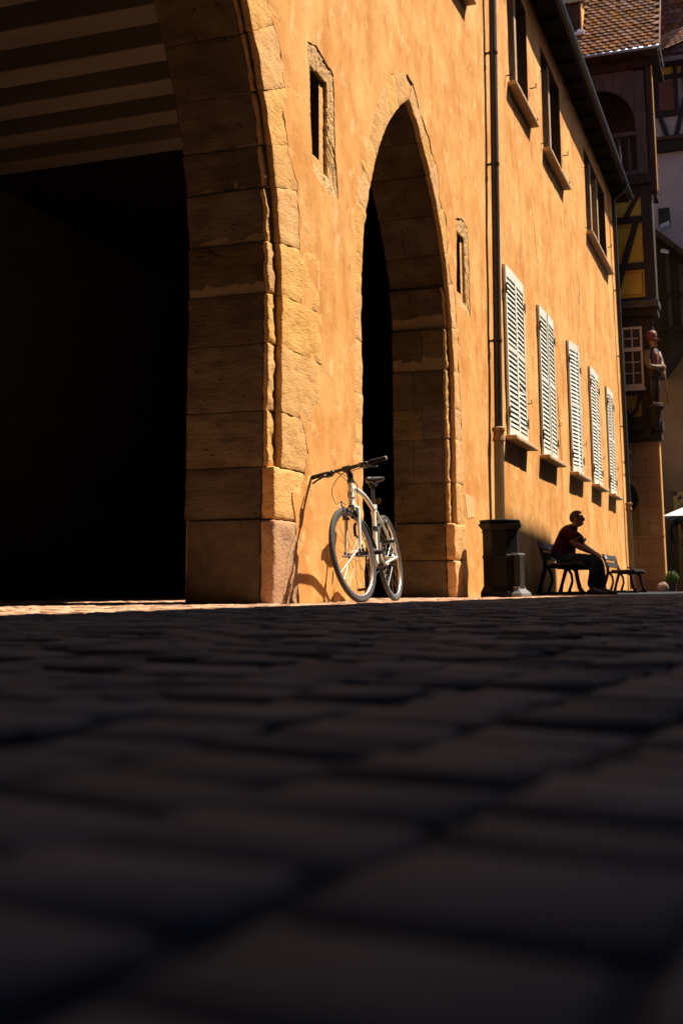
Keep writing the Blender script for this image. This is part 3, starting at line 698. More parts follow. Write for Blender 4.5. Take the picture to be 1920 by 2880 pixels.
# ground floor: ashlar wall with an arched opening (stone courses as pieces)
wallA = MB()
wallA.prism([(0.12, 0), (4, YL-YR), (4, 0.0)], lambda u, v, t: (HX+u, YR+v, t), -.05, .06)
aw = MB()   # arched hole in the wall: y from -.13 to .95
def arc_pts(n=10): return [(.41+.54*math.cos(PI*i/n), 2.28+.58*math.sin(PI*i/n)) for i in range(n+1)]
poly_hole = [(-.13, 1.42), (.95, 1.42)] + [(.41+.54*math.cos(PI*i/10), 2.28+.58*math.sin(PI*i/10)) for i in range(11)]
sh = cdt_sheet(YR+.1, YL, -.05, 3.8, [poly_hole], .4, lambda y, z: 0)
gw = MB(); gw.v = [(HX+.03, x, z) for x, y, z in sh.v]; gw.f = sh.f
gfw = gw.build('wall', 'house_stone', HA); gfw['_world'] = 1
b = MB(); b.add([(HX+.03, YR+.1, -.05), (HX+.03, YR+.1, 3.8), (HX+7, YR+.75, 3.8), (HX+7, YR+.75, -.05)], [(0, 1, 2, 3)]); b.build('side_wall', 'house_stone', HA)
b = MB(); n = len(poly_hole); b.add([(HX+.03, y, z) for y, z in poly_hole]+[(HX+.4, y, z) for y, z in poly_hole], [(i, (i+1) % n, n+(i+1) % n, n+i) for i in range(n)]); b.build('opening_reveal', 'house_stone', HA)
b = MB(); b.add([(HX+.38, -.3, 1.3), (HX+.38, 1.2, 1.3), (HX+.38, 1.2, 3), (HX+.38, -.3, 3)], [(0, 1, 2, 3)]); b.build('arched_window', 'glass_dark', HA)
rs = random.Random(21); z = -.03; row = 0
while z < 3.72:
    hgt = [.30, .34, .33, .40, .36, .42, .38, .36, .44, .36][row % 10]; y = YR; k = 0
    while y < 2.0:
        L = rs.uniform(.45, .9) if k else [.34, .62][row % 2]
        ya, yb, za, zb = y, min(y+L, 2.0), z, min(z+hgt, 3.76)
        cy, cz = (ya+yb)/2, (za+zb)/2
        inside = (ya < .95 and yb > -.13 and zb > 1.42 and za < 2.86)
        if inside:
            if ya < -.13-.1: yb = -.135
            elif yb > 1.05: ya = .955
            else: y += L; k += 1; continue
        if yb-ya > .08:
            m_ = MB(); m_.rbox((HX-rs.uniform(.0, .008)+.0, ya+.004, za+.004), (HX+.1, yb-.003, zb-.003), .005); m_.build('stone', 'house_stone', gfw)
        y += L; k += 1
    z += hgt; row += 1
hb('string_course', 'house_stone', YR-.03, YL, 1.33, 1.40, -.035, .05, r=.01)
hb('corner_quoin', 'sandstone', YR-.022, YR+.012, .3, 3.74, -.006, .35, r=.01)
# first jetty
hb('jetty_beam', 'timber', YR-.1, YL, 3.78, 4.02, -.10, .3, r=.02); hb('jetty_beam', 'timber', YR-.14, YL, 4.025, 4.27, -.18, .3, r=.02)
for i in range(6): hb('joist_end', 'timber', YR+.15+i*.55, YR+.33+i*.55, 3.84, 4.02, -.30, -.11, r=.02)
# first floor
FX = -.12
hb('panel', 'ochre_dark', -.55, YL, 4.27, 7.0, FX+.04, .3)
for y in (-.70, -.52): hb('post', 'timber', y, y+.2, 4.27, 7.0, FX-.03, .2, r=.015)
hb('rail', 'timber', -.32, YL, 4.98, 5.14, FX-.02, .2, r=.01); hb('rail', 'timber', -.32, YL, 6.76, 7.0, FX-.02, .2, r=.01); hb('rail', 'timber', -.32, 1.6, 4.272, 4.40, FX-.02, .2, r=.01)
for s_ in (0, 1):
    ya = -.42+s_*.52
    wf = MB(); yb = ya+.52
    for (p, q, r_, t) in ((ya, ya+.055, 5.16, 6.74), (yb-.055, yb, 5.16, 6.74), (ya+.055, yb-.055, 5.16, 5.24), (ya+.055, yb-.055, 6.68, 6.74), (ya+.055, yb-.055, 6.10, 6.20)):
        wf.box((HX+FX-.05-(.004 if r_ > 5.2 and t < 6.5 else 0), p, r_), (HX+FX+.04, q, t))
    wn = wf.build('window', 'frame_paint', HA); wn['_world'] = 1
    wb = MB(); yc = (ya+yb)/2
    wb.box((HX+FX-.03, yc-.014, 5.24), (HX+FX+.02, yc+.014, 6.10)); wb.box((HX+FX-.03, yc-.014, 6.20), (HX+FX+.02, yc+.014, 6.68)); wb.build('glazing_bar', 'frame_paint', wn)
    for zz in (5.53, 5.82, 6.44):
        wb = MB(); wb.box((HX+FX-.028, ya+.055, zz-.012), (HX+FX+.018, yb-.055, zz+.012)); wb.build('glazing_bar', 'frame_paint', wn)
    for (z0_, z1_) in ((5.24, 6.10), (6.20, 6.68)):
        wb = MB(); wb.box((HX+FX+.005, ya+.05, z0_-.01), (HX+FX+.012, yb-.05, z1_+.01)); wb.build('pane', 'curtain', wn)
hb('window_sill', 'frame_paint', -.45, .68, 5.07, 5.145, FX-.12, FX+.02, r=.01)
for i, (ya, yb) in enumerate(((-.32, .22), (.24, .7))):     # curved apron braces under the window
    m_ = MB(); m_.tube([(HX+FX-.012, ya+.03, 4.95), (HX+FX-.012, ya+.12, 4.62), (HX+FX-.012, (ya+yb)/2, 4.44), (HX+FX-.012, yb-.12, 4.62), (HX+FX-.012, yb-.03, 4.95)], .045, 6); m_.build('brace', 'timber', HA)
# second jetty
hb('jetty_beam', 'timber', YR-.16, YL, 7.0, 7.2, -.24, .3, r=.02); hb('jetty_beam', 'timber_grey', YR-.2, YL, 7.205, 7.40, -.32, .3, r=.025)
# second floor
GX = -.22
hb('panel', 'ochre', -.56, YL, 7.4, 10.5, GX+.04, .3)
hb('post', 'timber', -.84, -.56, 7.4, 10.5, GX-.04, .3, r=.015)
for z0_, z1_ in ((7.402, 7.5), (8.24, 8.43), (9.50, 9.68), (10.3, 10.5)): hb('rail', 'timber', -.56, YL, z0_, z1_, GX-.015, .2, r=.01)
def brace(y0, z0_, y1, z1_, wd, gx, material='timber', parent=None):
    d = Vector((y1-y0, z1_-z0_)).normalized(); nn = Vector((-d.y, d.x))*wd/2
    P = [(y0+nn.x, z0_+nn.y), (y0-nn.x, z0_-nn.y), (y1-nn.x, z1_-nn.y), (y1+nn.x, z1_+nn.y)]
    m_ = MB(); m_.prism(P, lambda u, v, t: (HX+t, u, v), gx, gx+.2); return m_.build('brace', material, parent or HA)
brace(.22, 7.5, -.40, 9.5, .15, GX-.018); brace(-.16, 9.68, -.54, 10.35, .12, GX-.018); brace(1.6, 7.5, .9, 9.5, .15, GX-.018)
hb('post', 'timber', .55, .75, 7.5, 10.3, GX-.012, .2, r=.015)
# incised panel lines
for (pts) in ([(-.50, 7.58), (-.50, 8.16), (-.02, 8.16), (.13, 7.58)], [(.0, 8.55), (.45, 8.55), (.45, 9.40), (-.30, 9.40)]):
    m_ = MB(); m_.tube([(HX+GX+.038, y, z) for y, z in pts], .012, 5, closed=True); m_.build('panel_moulding', 'timber', HA)
# gallery
KX = -.28
hb('gallery_sill', 'timber', YR-.22, YL, 10.5, 10.78, KX-.06, .3, r=.02)
hb('corner_post', 'timber_grey', -.80, -.52, 10.78, 13.65, KX-.03, KX+.25, r=.02)
hb('edge_post', 'timber', -.98, -.84, 10.3, 13.8, KX-.02, KX+.4, r=.015)
hb('edge_board', 'sandstone', -1.01, -.985, 10.3, 13.75, KX+.0, KX+.12, r=.005)
hb('gallery_back', 'dark_wood', -.9, YL, 10.5, 14.0, 1.4, 1.5)
hb('gallery_floor', 'dark_wood', -.9, YL, 10.5, 10.6, KX+.2, 1.45)
hb('handrail', 'timber_grey', -.52, YL, 11.86, 11.98, KX-.02, KX+.14, r=.015); hb('foot_rail', 'timber_grey', -.52, YL, 10.79, 10.9, KX-.02, KX+.14, r=.015)
bal = MB().lathe([(.03, 0), (.042, .05), (.028, .14), (.05, .34), (.055, .46), (.03, .66), (.04, .78), (.03, .955)], 10).mesh('baluster', 'timber_grey', True)
for i in range(9): link('baluster', bal, HA, Matrix.Translation((HX+KX+.06, -.33+.26*i, 10.905)))
sp = [(-.52, 12.2)] + [(-.52+ .95*(1-math.cos(PI/2*i/8)), 12.2+1.05*math.sin(PI/2*i/8)) for i in range(9)] + [(1.6, 13.25), (1.6, 13.7), (-.52, 13.7)]
m_ = MB(); m_.prism(sp, lambda u, v, t: (HX+t, u, v), KX, KX+.12); m_.build('arch_board', 'timber_grey', HA)
hb('eave_beam', 'timber', -.95, YL, 13.7, 13.98, KX-.06, KX+.25, r=.02)
hb('eave_soffit', 'dark_wood', -1.2, YL, 13.985, 14.03, -.72, 1.5)
# roof: tiles as pieces
ang_r = math.radians(54); ex, ez = -.72, 14.06
tile_me = []
for s in range(3):
    m_ = MB(); wv = .188
    pr_ = [(-wv/2, 0), (-wv/2, -.20), (-wv/4, -.245), (0, -.262), (wv/4, -.245), (wv/2, -.20), (wv/2, 0)]
    m_.prism(pr_, lambda u, v, t: (v*-1*0+v, u, t + .006*math.sin(u*16+s)), 0, .034)
    tile_me.append(m_.mesh('roof_tile', 'roof_tile'))
RP = MB(); RP.add([(HX+ex+.02, -1.24, ez-.03), (HX+ex+.02, YL, ez-.03), (HX+ex+.02+5*math.cos(ang_r), YL, ez-.03+5*math.sin(ang_r)), (HX+ex+.02+5*math.cos(ang_r), -1.24, ez-.03+5*math.sin(ang_r))], [(0, 1, 2, 3)])
roofA = RP.build('roof', 'dark_wood', HA); roofA['_world'] = 1
cnt = 0; rs = random.Random(5)
RM = Matrix(((math.cos(ang_r), 0, -math.sin(ang_r), 0), (0, 1, 0, 0), (math.sin(ang_r), 0, math.cos(ang_r), 0), (0, 0, 0, 1)))
for r_ in range(20):
    for c_ in range(15):
        y = -1.16 + c_*.197 + (.098 if r_ % 2 else 0); s_ = .14 + r_*.168
        if y < -1.20: continue
        if 7 <= r_ and y > .78: continue
        Mx = Matrix.Translation((HX+ex+s_*math.cos(ang_r), y, ez+s_*math.sin(ang_r))) @ RM @ Matrix.Translation((.12, 0, .0)) @ Matrix.Rotation(math.radians(9)+rs.uniform(-.03, .03), 4, 'Y') @ Matrix.Rotation(rs.uniform(-.04, .04), 4, 'Z')
        o = link('roof_tile', tile_me[rs.randrange(3)], roofA); o.location = Mx.to_translation(); o.rotation_euler = Mx.to_euler(); cnt += 1
hb('roof_verge', 'timber', -1.27, -1.25, ez-.1, ez+.04, ex, .6)
m_ = MB(); m_.tube([(HX+ex-.03, -1.25, ez-.02), (HX+ex-.03, YL, ez-.02)], .045, 10); m_.build('gutter', 'zinc', HA, True)
m_ = MB(); m_.tube([(HX+ex+.02, -1.255, ez), (HX+ex+3*math.cos(ang_r), -1.255, ez+3*math.sin(ang_r))], .03, 6); m_.build('verge_roll', 'roof_tile', HA)
# dormer on that roof
dz = ez+.95
dm = MB(); dm.box((HX-.02, .82, dz), (HX+1.6, 2.4, dz+1.0)); dor = dm.build('dormer', 'dark_wood', HA); dor['_world'] = 1
m_ = MB(); m_.box((HX-.03, .79, dz+.15), (HX+1.2, .822, dz+1.02)); m_.build('dormer_cheek', 'sandstone', dor)
m_ = MB(); m_.box((HX-.035, 1.2, dz+.22), (HX-.015, 1.55, dz+.75)); m_.build('pane', 'blue_pane', dor)
m_ = MB(); m_.rbox((HX-.16, .72, dz-.03), (HX-.0, 1.9, dz+.07), .015); m_.build('flashing', 'white_metal', dor)
m_ = MB(); m_.rbox((HX-.10, .74, dz+.071), (HX-.0, .92, dz+.16), .015); m_.build('flashing', 'white_metal', dor)
for r_ in range(4):
    for c_ in range(8):
        o = link('roof_tile', tile_me[c_ % 3], dor); o.location = Vector((HX+.12+r_*.16, .80+c_*.197+(.098 if r_ % 2 else 0), dz+1.03+r_*.05)); o.rotation_euler = (0, -math.radians(22), 0)

# ------------------------------------------------------------------ plain rendered house further back
BX = 36.5
HB = thing('rendered_house', 'tall mauve rendered house with a half-timbered top storey behind the parasol', 'house', (BX+3, -2.5, 0), world=True)
def bb_(name, material, y0, y1, z0, z1, x0=0.0, x1=.3, r=.0, parent=None):
    mb = MB()
    if r: mb.rbox((BX+x0, min(y0, y1), z0), (BX+x1, max(y0, y1), z1), r)
    else: mb.box((BX+x0, min(y0, y1), z0), (BX+x1, max(y0, y1), z1))
    return mb.build(name, material, parent or HB)
k = BX/36.0
bb_('lower_wall', 'tan_plaster', 3.0, -4.2, -.1, 7.4*k, 0, .5); bb_('upper_wall', 'mauve_plaster', 3.0, -4.2, 7.405*k, 13.35*k, .01, .5)
bb_('sill_beam', 'timber', 1.5, -4.2, 13.2*k, 13.55*k, -.12, .2, .02); bb_('ledge', 'brown_wood', 1.5, -4.2, 13.56*k, 13.68*k, -.16, .1, .01)
bb_('storey_panel', 'mauve_plaster', 3, -4.2, 13.5*k, 16.3*k, .04, .4)
bb_('rail', 'timber', 1, -4.2, 14.35*k, 14.52*k, -.02, .2, .01); bb_('rail', 'timber', 1, -4.2, 15.55*k, 15.70*k, -.02, .2, .01); bb_('frieze', 'ochre', 1, -4.2, 15.72*k, 16.1*k, .02, .2); bb_('top_beam', 'timber', 1, -4.2, 15.95*k, 16.1*k, -.1, .2, .01)
for y in (-.50, -.76, -1.36, -1.62, -2.5, -3.4): bb_('post', 'timber', y, y+.13, 14.5*k, 16.1*k, -.025, .2, .01)
bb_('shutter', 'roof_tile_red', -.78, -1.35, 14.55*k, 15.5*k, -.012, .05)
def braceB(y0, z0_, y1, z1_, wd):
    d = Vector((y1-y0, z1_-z0_)).normalized(); nn = Vector((-d.y, d.x))*wd/2
    m_ = MB(); m_.prism([(y0+nn.x, z0_+nn.y), (y0-nn.x, z0_-nn.y), (y1-nn.x, z1_-nn.y), (y1+nn.x, z1_+nn.y)], lambda u, v, t: (BX+t, u, v), -.03, .15); m_.build('brace', 'timber', HB)
braceB(-.62, 14.9*k, -.98, 13.66*k, .14); braceB(-1.55, 14.9*k, -1.22, 13.66*k, .14); braceB(-.45, 15.6*k, -.62, 14.6*k, .1)
# pent roof in the sun (tiles as pieces) and the steep shaded roof above
m_ = MB(); ta = math.radians(38)
ta = math.radians(52); zc = math.radians(-31); pz = 16.30
MP_ = Matrix.Translation((36.15, -.15, pz)) @ Matrix.Rotation(zc, 4, 'Z')
rp = MB(); rp.add([MP_ @ Vector(p) for p in ((0, .6, 0), (0, -4.5, 0), (1.1*math.cos(ta), -4.5, 1.1*math.sin(ta)), (1.1*math.cos(ta), .6, 1.1*math.sin(ta)))], [(0, 1, 2, 3)]); pent = rp.build('pent_roof', 'dark_wood', HB); pent['_world'] = 1
pale = MB(); wv = .19
pale.prism([(-wv/2, 0), (-wv/2, -.20), (0, -.25), (wv/2, -.20), (wv/2, 0)], lambda u, v, t: (v, u, t), 0, .03); pale_me = pale.mesh('roof_tile', 'roof_tile_pale')
for r_ in range(6):
    for c_ in range(14):
        y = .4 - c_*.2 - (.1 if r_ % 2 else 0); s_ = .16+r_*.17
        Mx = MP_ @ Matrix.Translation((s_*math.cos(ta), y, s_*math.sin(ta))) @ Matrix.Rotation(-ta+math.radians(7), 4, 'Y') @ Matrix.Translation((.1, 0, .03))
        o = link('roof_tile', pale_me, pent); o.location = Mx.to_translation(); o.rotation_euler = Mx.to_euler()
st = MB(); V2 = []
sa = math.radians(78)
st.add([(BX+.3, 3, 15.9*k), (BX+.3, -4.2, 15.9*k), (BX+.3+7*math.cos(sa), -4.2, 15.9*k+7*math.sin(sa)), (BX+.3+7*math.cos(sa), 3, 15.9*k+7*math.sin(sa))], [(0, 1, 2, 3)])
rB = st.build('roof', 'dark_wood', HB); rB['_world'] = 1
ts = MB()
for r_ in range(26):
    for c_ in range(26):
        y = 2.2-c_*.21-(.105 if r_ % 2 else 0); s_ = .1+r_*.19
        Mx = Matrix.Translation((BX+.28+s_*math.cos(sa), y, 15.9*k+s_*math.sin(sa))) @ Matrix.Rotation(-sa+math.radians(6), 4, 'Y')
        ts.prism([(-.098, .22), (-.098, .03), (0, -.02), (.098, .03), (.098, .22)], lambda u, v, t: Mx @ Vector((v, u, t)), 0, .02)
tag(ts.build('roof_tiles', 'roof_tile_red', rB), kind='stuff')
# dark timber oriel with its own small roof
OR = 34.6; ko = OR/36.0
m_ = MB(); m_.prism([(-.25, 6.3), (-.55, 6.25), (-.8, 6.55), (-1.15, 7.05), (-1.7, 7.25), (-2.6, 7.25), (-2.6, 8.7), (-1.7, 9.15), (-.55, 10.3), (-.25, 10.6)], lambda u, v, t: (t, u, v), OR, BX-.01); oriel = m_.build('timber_oriel', 'dark_wood', HB); oriel['_world'] = 1
m_ = MB(); m_.prism([(-.20, 10.75), (-.20, 10.60), (-1.7, 9.17), (-2.7, 8.66), (-2.7, 8.80), (-1.7, 9.31)], lambda u, v, t: (t, u, v), OR-.3, BX-.02); m_.build('oriel_roof', 'brown_wood', oriel)
for y, z0_, z1_ in ((-.9, 7.3, 9.6), (-1.25, 7.4, 9.3), (-1.6, 7.4, 9.0)):
    m_ = MB(); m_.rbox((OR-.05, y-.06, z0_), (OR+.05, y+.06, z1_), .01); m_.build('oriel_post', 'timber_grey', oriel)
for z in (7.35, 8.3): 
    m_ = MB(); m_.rbox((OR-.07, -2.6, z), (OR+.05, -.35, z+.14), .01); m_.build('oriel_rail', 'timber', oriel)
m_ = MB(); m_.tube([(OR+.1, -.75, 9.75), (OR-.15, -.8, 9.7), (OR-.2, -.95, 9.62)], .06, 8); m_.build('lamp_arm', 'white_metal', oriel)
m_ = MB(); m_.prism([(-.62, 10.9), (-.62, 11.4), (-.95, 11.4), (-.95, 10.9)], lambda u, v, t: (t, u, v), OR+1.2, OR+1.6); m_.build('flue_box', 'dark_metal', HB)
m_ = MB(); m_.prism([(-.66, 10.75), (-.66, 10.88), (-.93, 10.98), (-.93, 10.85)], lambda u, v, t: (t, u, v), OR+1.15, OR+1.5); m_.build('flue_plate', 'white_metal', HB)

# ------------------------------------------------------------------ statue on the corner of the half-timbered house
ST = thing('statue', 'carved man in a red hat standing on the corner bracket of the half-timbered house', 'statue', M=Matrix.Translation((HX-.36, -.68, 4.62)) @ Matrix.Rotation(math.radians(55), 4, 'Z'))
def stat(name, material, f, smooth=True):
    mb = MB(); f(mb); return mb.build(name, material, ST, smooth)
def ell(mb, c, r, n=12, m=8, M=None):
    vs_ = []; F_ = []
    for i in range(m+1):
        a = PI*i/m
        for j in range(n): vs_.append((c[0]+r[0]*math.sin(a)*math.cos(2*PI*j/n), c[1]+r[1]*math.sin(a)*math.sin(2*PI*j/n), c[2]+r[2]*math.cos(a)))
    for i in range(m):
        for j in range(n): F_.append((i*n+j, i*n+(j+1) % n, (i+1)*n+(j+1) % n, (i+1)*n+j))
    mb.add(vs_, F_, M)
stat('bracket', 'timber', lambda mb: (mb.lathe([(.05, -.62), (.12, -.5), (.10, -.4), (.16, -.25), (.13, -.15), (.22, -.05), (.22, .0)], 12)))
def legs(mb):
    for s in (-1, 1):
        mb.tube([(0, s*.07, .98), (-.02, s*.085, .52), (0, s*.09, .06)], [.10, .07, .045], 10)
stat('breeches', 'statue_dark', legs)
def feet(mb):
    for s in (-1, 1): ell(mb, (-.07, s*.09, .035), (.13, .05, .04))
stat('shoe', 'statue_cream', feet)
stat('coat', 'statue_dark', lambda mb: mb.lathe([(.19, .72), (.17, .95), (.155, 1.1), (.18, 1.32), (.16, 1.44), (.06, 1.50)], 16, Matrix.Diagonal((.8, 1.05, 1, 1))))
stat('waistcoat', 'statue_red', lambda mb: mb.lathe([(.15, .92), (.162, 1.1), (.185, 1.30), (.12, 1.44)], 16, Matrix.Translation((-.02, .01, 0)) @ Matrix.Diagonal((.78, .8, 1, 1))))
def slv(mb):
    mb.tube([(0, .19, 1.40), (-.01, .25, 1.18), (-.06, .23, .98), (-.17, .10, .96), (-.2, -.05, .99)], [.075, .08, .07, .06, .045], 10)
    mb.tube([(0, -.18, 1.40), (-.03, -.24, 1.2), (-.10, -.20, 1.03), (-.19, -.14, .99)], [.075, .08, .07, .05], 10)
stat('sleeve', 'statue_cream', slv)
stat('hand', 'statue_skin', lambda mb: (ell(mb, (-.21, -.08, .99), (.05, .055, .05)), ell(mb, (-.20, -.17, .97), (.05, .05, .05))))
def hd(mb):
    ell(mb, (-.02, 0, 1.64), (.10, .085, .13)); ell(mb, (-.125, 0, 1.63), (.025, .02, .03)); mb.tube([(0, 0, 1.46), (-.01, 0, 1.58)], .06, 10); ell(mb, (-.06, 0, 1.55), (.06, .07, .07))
stat('head', 'statue_skin', hd)
stat('hat', 'statue_red', lambda mb: (mb.lathe([(.10, 1.68), (.125, 1.74), (.13, 1.84), (.10, 1.92), (.02, 1.95)], 14), mb.lathe([(.02, 1.69), (.19, 1.70), (.20, 1.72), (.1, 1.735)], 14, Matrix.Translation((-.03, 0, 1.7)) @ Matrix.Rotation(-.15, 4, 'Y') @ Matrix.Diagonal((.85, .8, 1, 1)) @ Matrix.Translation((0, 0, -1.7)))))
stat('staff', 'statue_cream', lambda mb: mb.tube([(-.23, -.20, .02), (-.21, -.185, .6), (-.20, -.17, 1.05)], .022, 8))
stat('purse', 'statue_cream', lambda mb: ell(mb, (-.18, -.13, .80), (.06, .06, .10)))

# ------------------------------------------------------------------ terrace things at the end of the street
PA = thing('parasol', 'white square parasol at the far end of the street, at the right edge', 'parasol', (33.45, -2.03, 0))
c = MB(); n = 4; hw = 1.42
vs_ = [(0, 0, 2.62)] + [(hw*a, hw*b_, 1.93) for a, b_ in ((-1, -1), (1, -1), (1, 1), (-1, 1))] + [(hw*a, hw*b_, 1.80) for a, b_ in ((-1, -1), (1, -1), (1, 1), (-1, 1))]
c.add(vs_, [(0, 1, 2), (0, 2, 3), (0, 3, 4), (0, 4, 1), (1, 5, 6, 2), (2, 6, 7, 3), (3, 7, 8, 4), (4, 8, 5, 1)]); 
c2 = MB(); c2.add([vs_[0]]+vs_[1:5], [(0, 1, 2), (0, 2, 3), (0, 3, 4), (0, 4, 1)]); c2.build('canopy', 'parasol_cloth', PA)
for a, b_ in ((-1, -1), (1, -1), (1, 1), (-1, 1), (0, 1), (0, -1), (1, 0), (-1, 0)):
    m_ = MB(); m_.tube([(0, 0, 2.56), (hw*a*.98, hw*b_*.98, 1.915)], .012, 6); m_.build('rib', 'dark_metal', PA)
m_ = MB(); m_.tube([(0, 0, .05), (0, 0, 2.66)], .03, 10); m_.build('pole', 'pine_post', PA)
m_ = MB(); m_.rbox((-.35, -.35, 0), (.35, .35, .08), .02); m_.build('base', 'pot', PA)
PG = thing('pergola_frame', 'pale wooden pergola post and beam beside the parasol', 'pergola', (35.0, -.74, 0))
for dx_, dy_ in ((0, 0), (0, -2.6), (1.35, 0), (1.35, -2.6)):
    m_ = MB(); m_.rbox((dx_-.055, dy_-.055, 0), (dx_+.055, dy_+.055, 2.66), .01); m_.build('post', 'pine_post', PG)
    m_ = MB(); m_.rbox((dx_-.075, dy_-.075, 2.661), (dx_+.075, dy_+.075, 2.78), .01); m_.build('bracket_cap', 'dark_metal', PG)
for a, b_ in (((0, -.08, 2.72), (0, -2.5, 2.72)), ((0, -.03, 2.42), (0, -.45, 2.68)), ((.08, 0, 2.72), (1.4, 0, 2.72)), ((.08, -2.6, 2.72), (1.4, -2.6, 2.72))):
    m_ = MB(); m_.tube([a, b_], .045, 4); m_.build('beam', 'pine_post', PG)
# hanging dark ivy
def leaf_ball(n, f, s0, s1, seed):
    rg = random.Random(seed); mb = MB()
    for _ in range(n):
        p = f(rg); s = rg.uniform(s0, s1)
        M = Matrix.Translation(p) @ Matrix.Rotation(rg.uniform(0, 6.3), 4, 'Z') @ Matrix.Rotation(rg.uniform(-1.2, 1.2), 4, 'X') @ Matrix.Rotation(rg.uniform(-1.2, 1.2), 4, 'Y')
        mb.add([(-s, 0, 0), (0, -s*.45, .1*s), (s, 0, 0), (0, s*.45, .1*s)], [(0, 1, 2, 3)], M)
    return mb
IV = thing('hanging_plant', 'dark trailing plant hung on the pergola post under the parasol', 'plant', (34.85, -.72, 1.25))
def ivp(rg):
    t = rg.random(); a = rg.uniform(-.09, .09)
    if t < .55: u = rg.random(); return Vector((rg.uniform(-.08, .08), .03-.38*u, .62+.08*math.sin(PI*u)+a))
    u = rg.random(); return Vector((rg.uniform(-.06, .06), .06+.08*math.sin(u*3)+a*.5, .62-.55*u))
leaf_ball(420, ivp, .02, .045, 3).build('leaves', 'leaf_dark', IV, recalc=False)
m_ = MB(); m_.tube([(0, .07, .1), (0, .1, .45), (0, .02, .66), (0, -.3, .64)], .012, 5); m_.build('stem', 'brown_wood', IV)
CL = MB(); 
for i in range(2): pass
vs_ = []; F_ = []; n = 9
for j in range(7):
    for i in range(n):
        t = j/6; vs_.append((34.6+.05*math.sin(i*2.1+j*.3), -.87-.04*math.sin(t*PI)-.42*i/(n-1), 1.85-.66*t+.03*math.sin(i)))
for j in range(6):
    for i in range(n-1): F_.append((j*n+i, j*n+i+1, (j+1)*n+i+1, (j+1)*n+i))
CL.add([(x+.0, y, z) for x, y, z in vs_]+[(x+.03, y, z) for x, y, z in vs_], F_+[tuple(i+len(vs_) for i in f)[::-1] for f in F_])
tag(CL.build('hanging_cloth', 'orange_cloth', None, True), 'orange cloth hanging under the parasol at the right edge', 'cloth')
tp = thing('topiary', 'small round clipped green shrub in a dark pot at the far corner', 'shrub', (30.35, -.90, 0))
def tpp(rg):
    v = Vector((rg.gauss(0, 1), rg.gauss(0, 1), rg.gauss(0, 1))).normalized()*(.145*rg.uniform(.86, 1.06)); return v+Vector((0, 0, .345))
leaf_ball(1500, tpp, .012, .024, 4).build('crown', 'leaf_box', tp, recalc=False)
m_ = MB(); ell(m_, (0, 0, .345), (.118, .118, .118)); m_.build('inner_growth', 'leaf_dark', tp, True)
m_ = MB(); m_.tube([(0, 0, .12), (0, 0, .3)], .018, 8); m_.build('trunk', 'brown_wood', tp)
m_ = MB(); m_.lathe([(.085, .0), (.10, .16), (.115, .165), (.115, .185), (.10, .185), (.09, .15)], 18); m_.build('pot', 'pot', tp, 40)
bo = MB(); 
def bd(mb):
    vs_ = []; n, m2 = 20, 12; F_ = []
    for i in range(m2+1):
        a = PI*i/m2
        for j in range(n):
            p = Vector((math.sin(a)*math.cos(2*PI*j/n), math.sin(a)*math.sin(2*PI*j/n), math.cos(a))); s = 1+.16*nz(p, 1.3)+.05*nz(p, 4)
            vs_.append((30.1+.12*p.x*s, -.70+.135*p.y*s, .10+.125*p.z*s))
    for i in range(m2):
        for j in range(n): F_.append((i*n+j, i*n+(j+1) % n, (i+1)*n+(j+1) % n, (i+1)*n+j))
    mb.add(vs_, F_)
bd(bo); tag(bo.build('boulder', 'boulder', None, True), 'rounded pinkish guard stone at the foot of the half-timbered house', 'boulder')
PL = thing('planter_box', 'low wooden planter crate on the ground beside the round shrub', 'planter', (31.6, -1.0, 0))
for z in (.01, .10, .19):
    m_ = MB(); m_.rbox((-.02, -.3, z), (.0, .15, z+.075), .004); m_.build('board', 'brown_wood', PL)
    m_ = MB(); m_.rbox((.5, -.3, z), (.52, .15, z+.075), .004); m_.build('board', 'brown_wood', PL)
for y in (-.29, .13):
    m_ = MB(); m_.rbox((.001, y, .01), (.499, y+.02, .27), .004); m_.build('side_board', 'brown_wood', PL)

# ------------------------------------------------------------------ litter bin
LB = thing('litter_bin', 'black octagonal cast-iron litter bin in front of the drainpipe', 'bin', M=Matrix.Translation((13.15, -.38, 0)) @ Matrix.Rotation(math.radians(22.5+6), 4, 'Z'))
def octa(prof, M=None):
    mb = MB(); mb.lathe(prof, 8, M); return mb
octa([(.243, 0), (.243, .055), (.205, .125), (.205, .70), (.213, .705), (.213, .725), (.205, .73), (.248, .785), (.248, .806), (.20, .806), (.20, .6), (.18, .55)]).build('body', 'black_iron', LB)
octa([(.212, .42), (.214, .44), (.212, .46), (.205, .465), (.205, .415)]).build('band', 'black_iron', LB)
octa([(.232, .822), (.236, .826), (.236, .842), (.225, .848), (.12, .852), (.12, .838)]).build('rim_ring', 'black_iron', LB)
for a in range(8):
    m_ = MB(); m_.rbox((.205, -.02, .803), (.228, .02, .824), .003, Matrix.Rotation(a*PI/4, 4, 'Z')); m_.build('rim_spacer', 'black_iron', LB)
Mp = Matrix.Rotation(math.radians(260-28.5), 4, 'Z')
m_ = MB(); m_.rbox((.13, -.07, .10), (.245, .07, .455), .006, Mp); m_.build('pilaster', 'iron_shaded', LB)
m_ = MB(); m_.rbox((.15, -.1, .455), (.246, .1, .478), .006, Mp); m_.build('pilaster_cap', 'iron_sunlit', LB)
m_ = MB(); 
pb = [(.245, 0.0), (.245, .0), ]
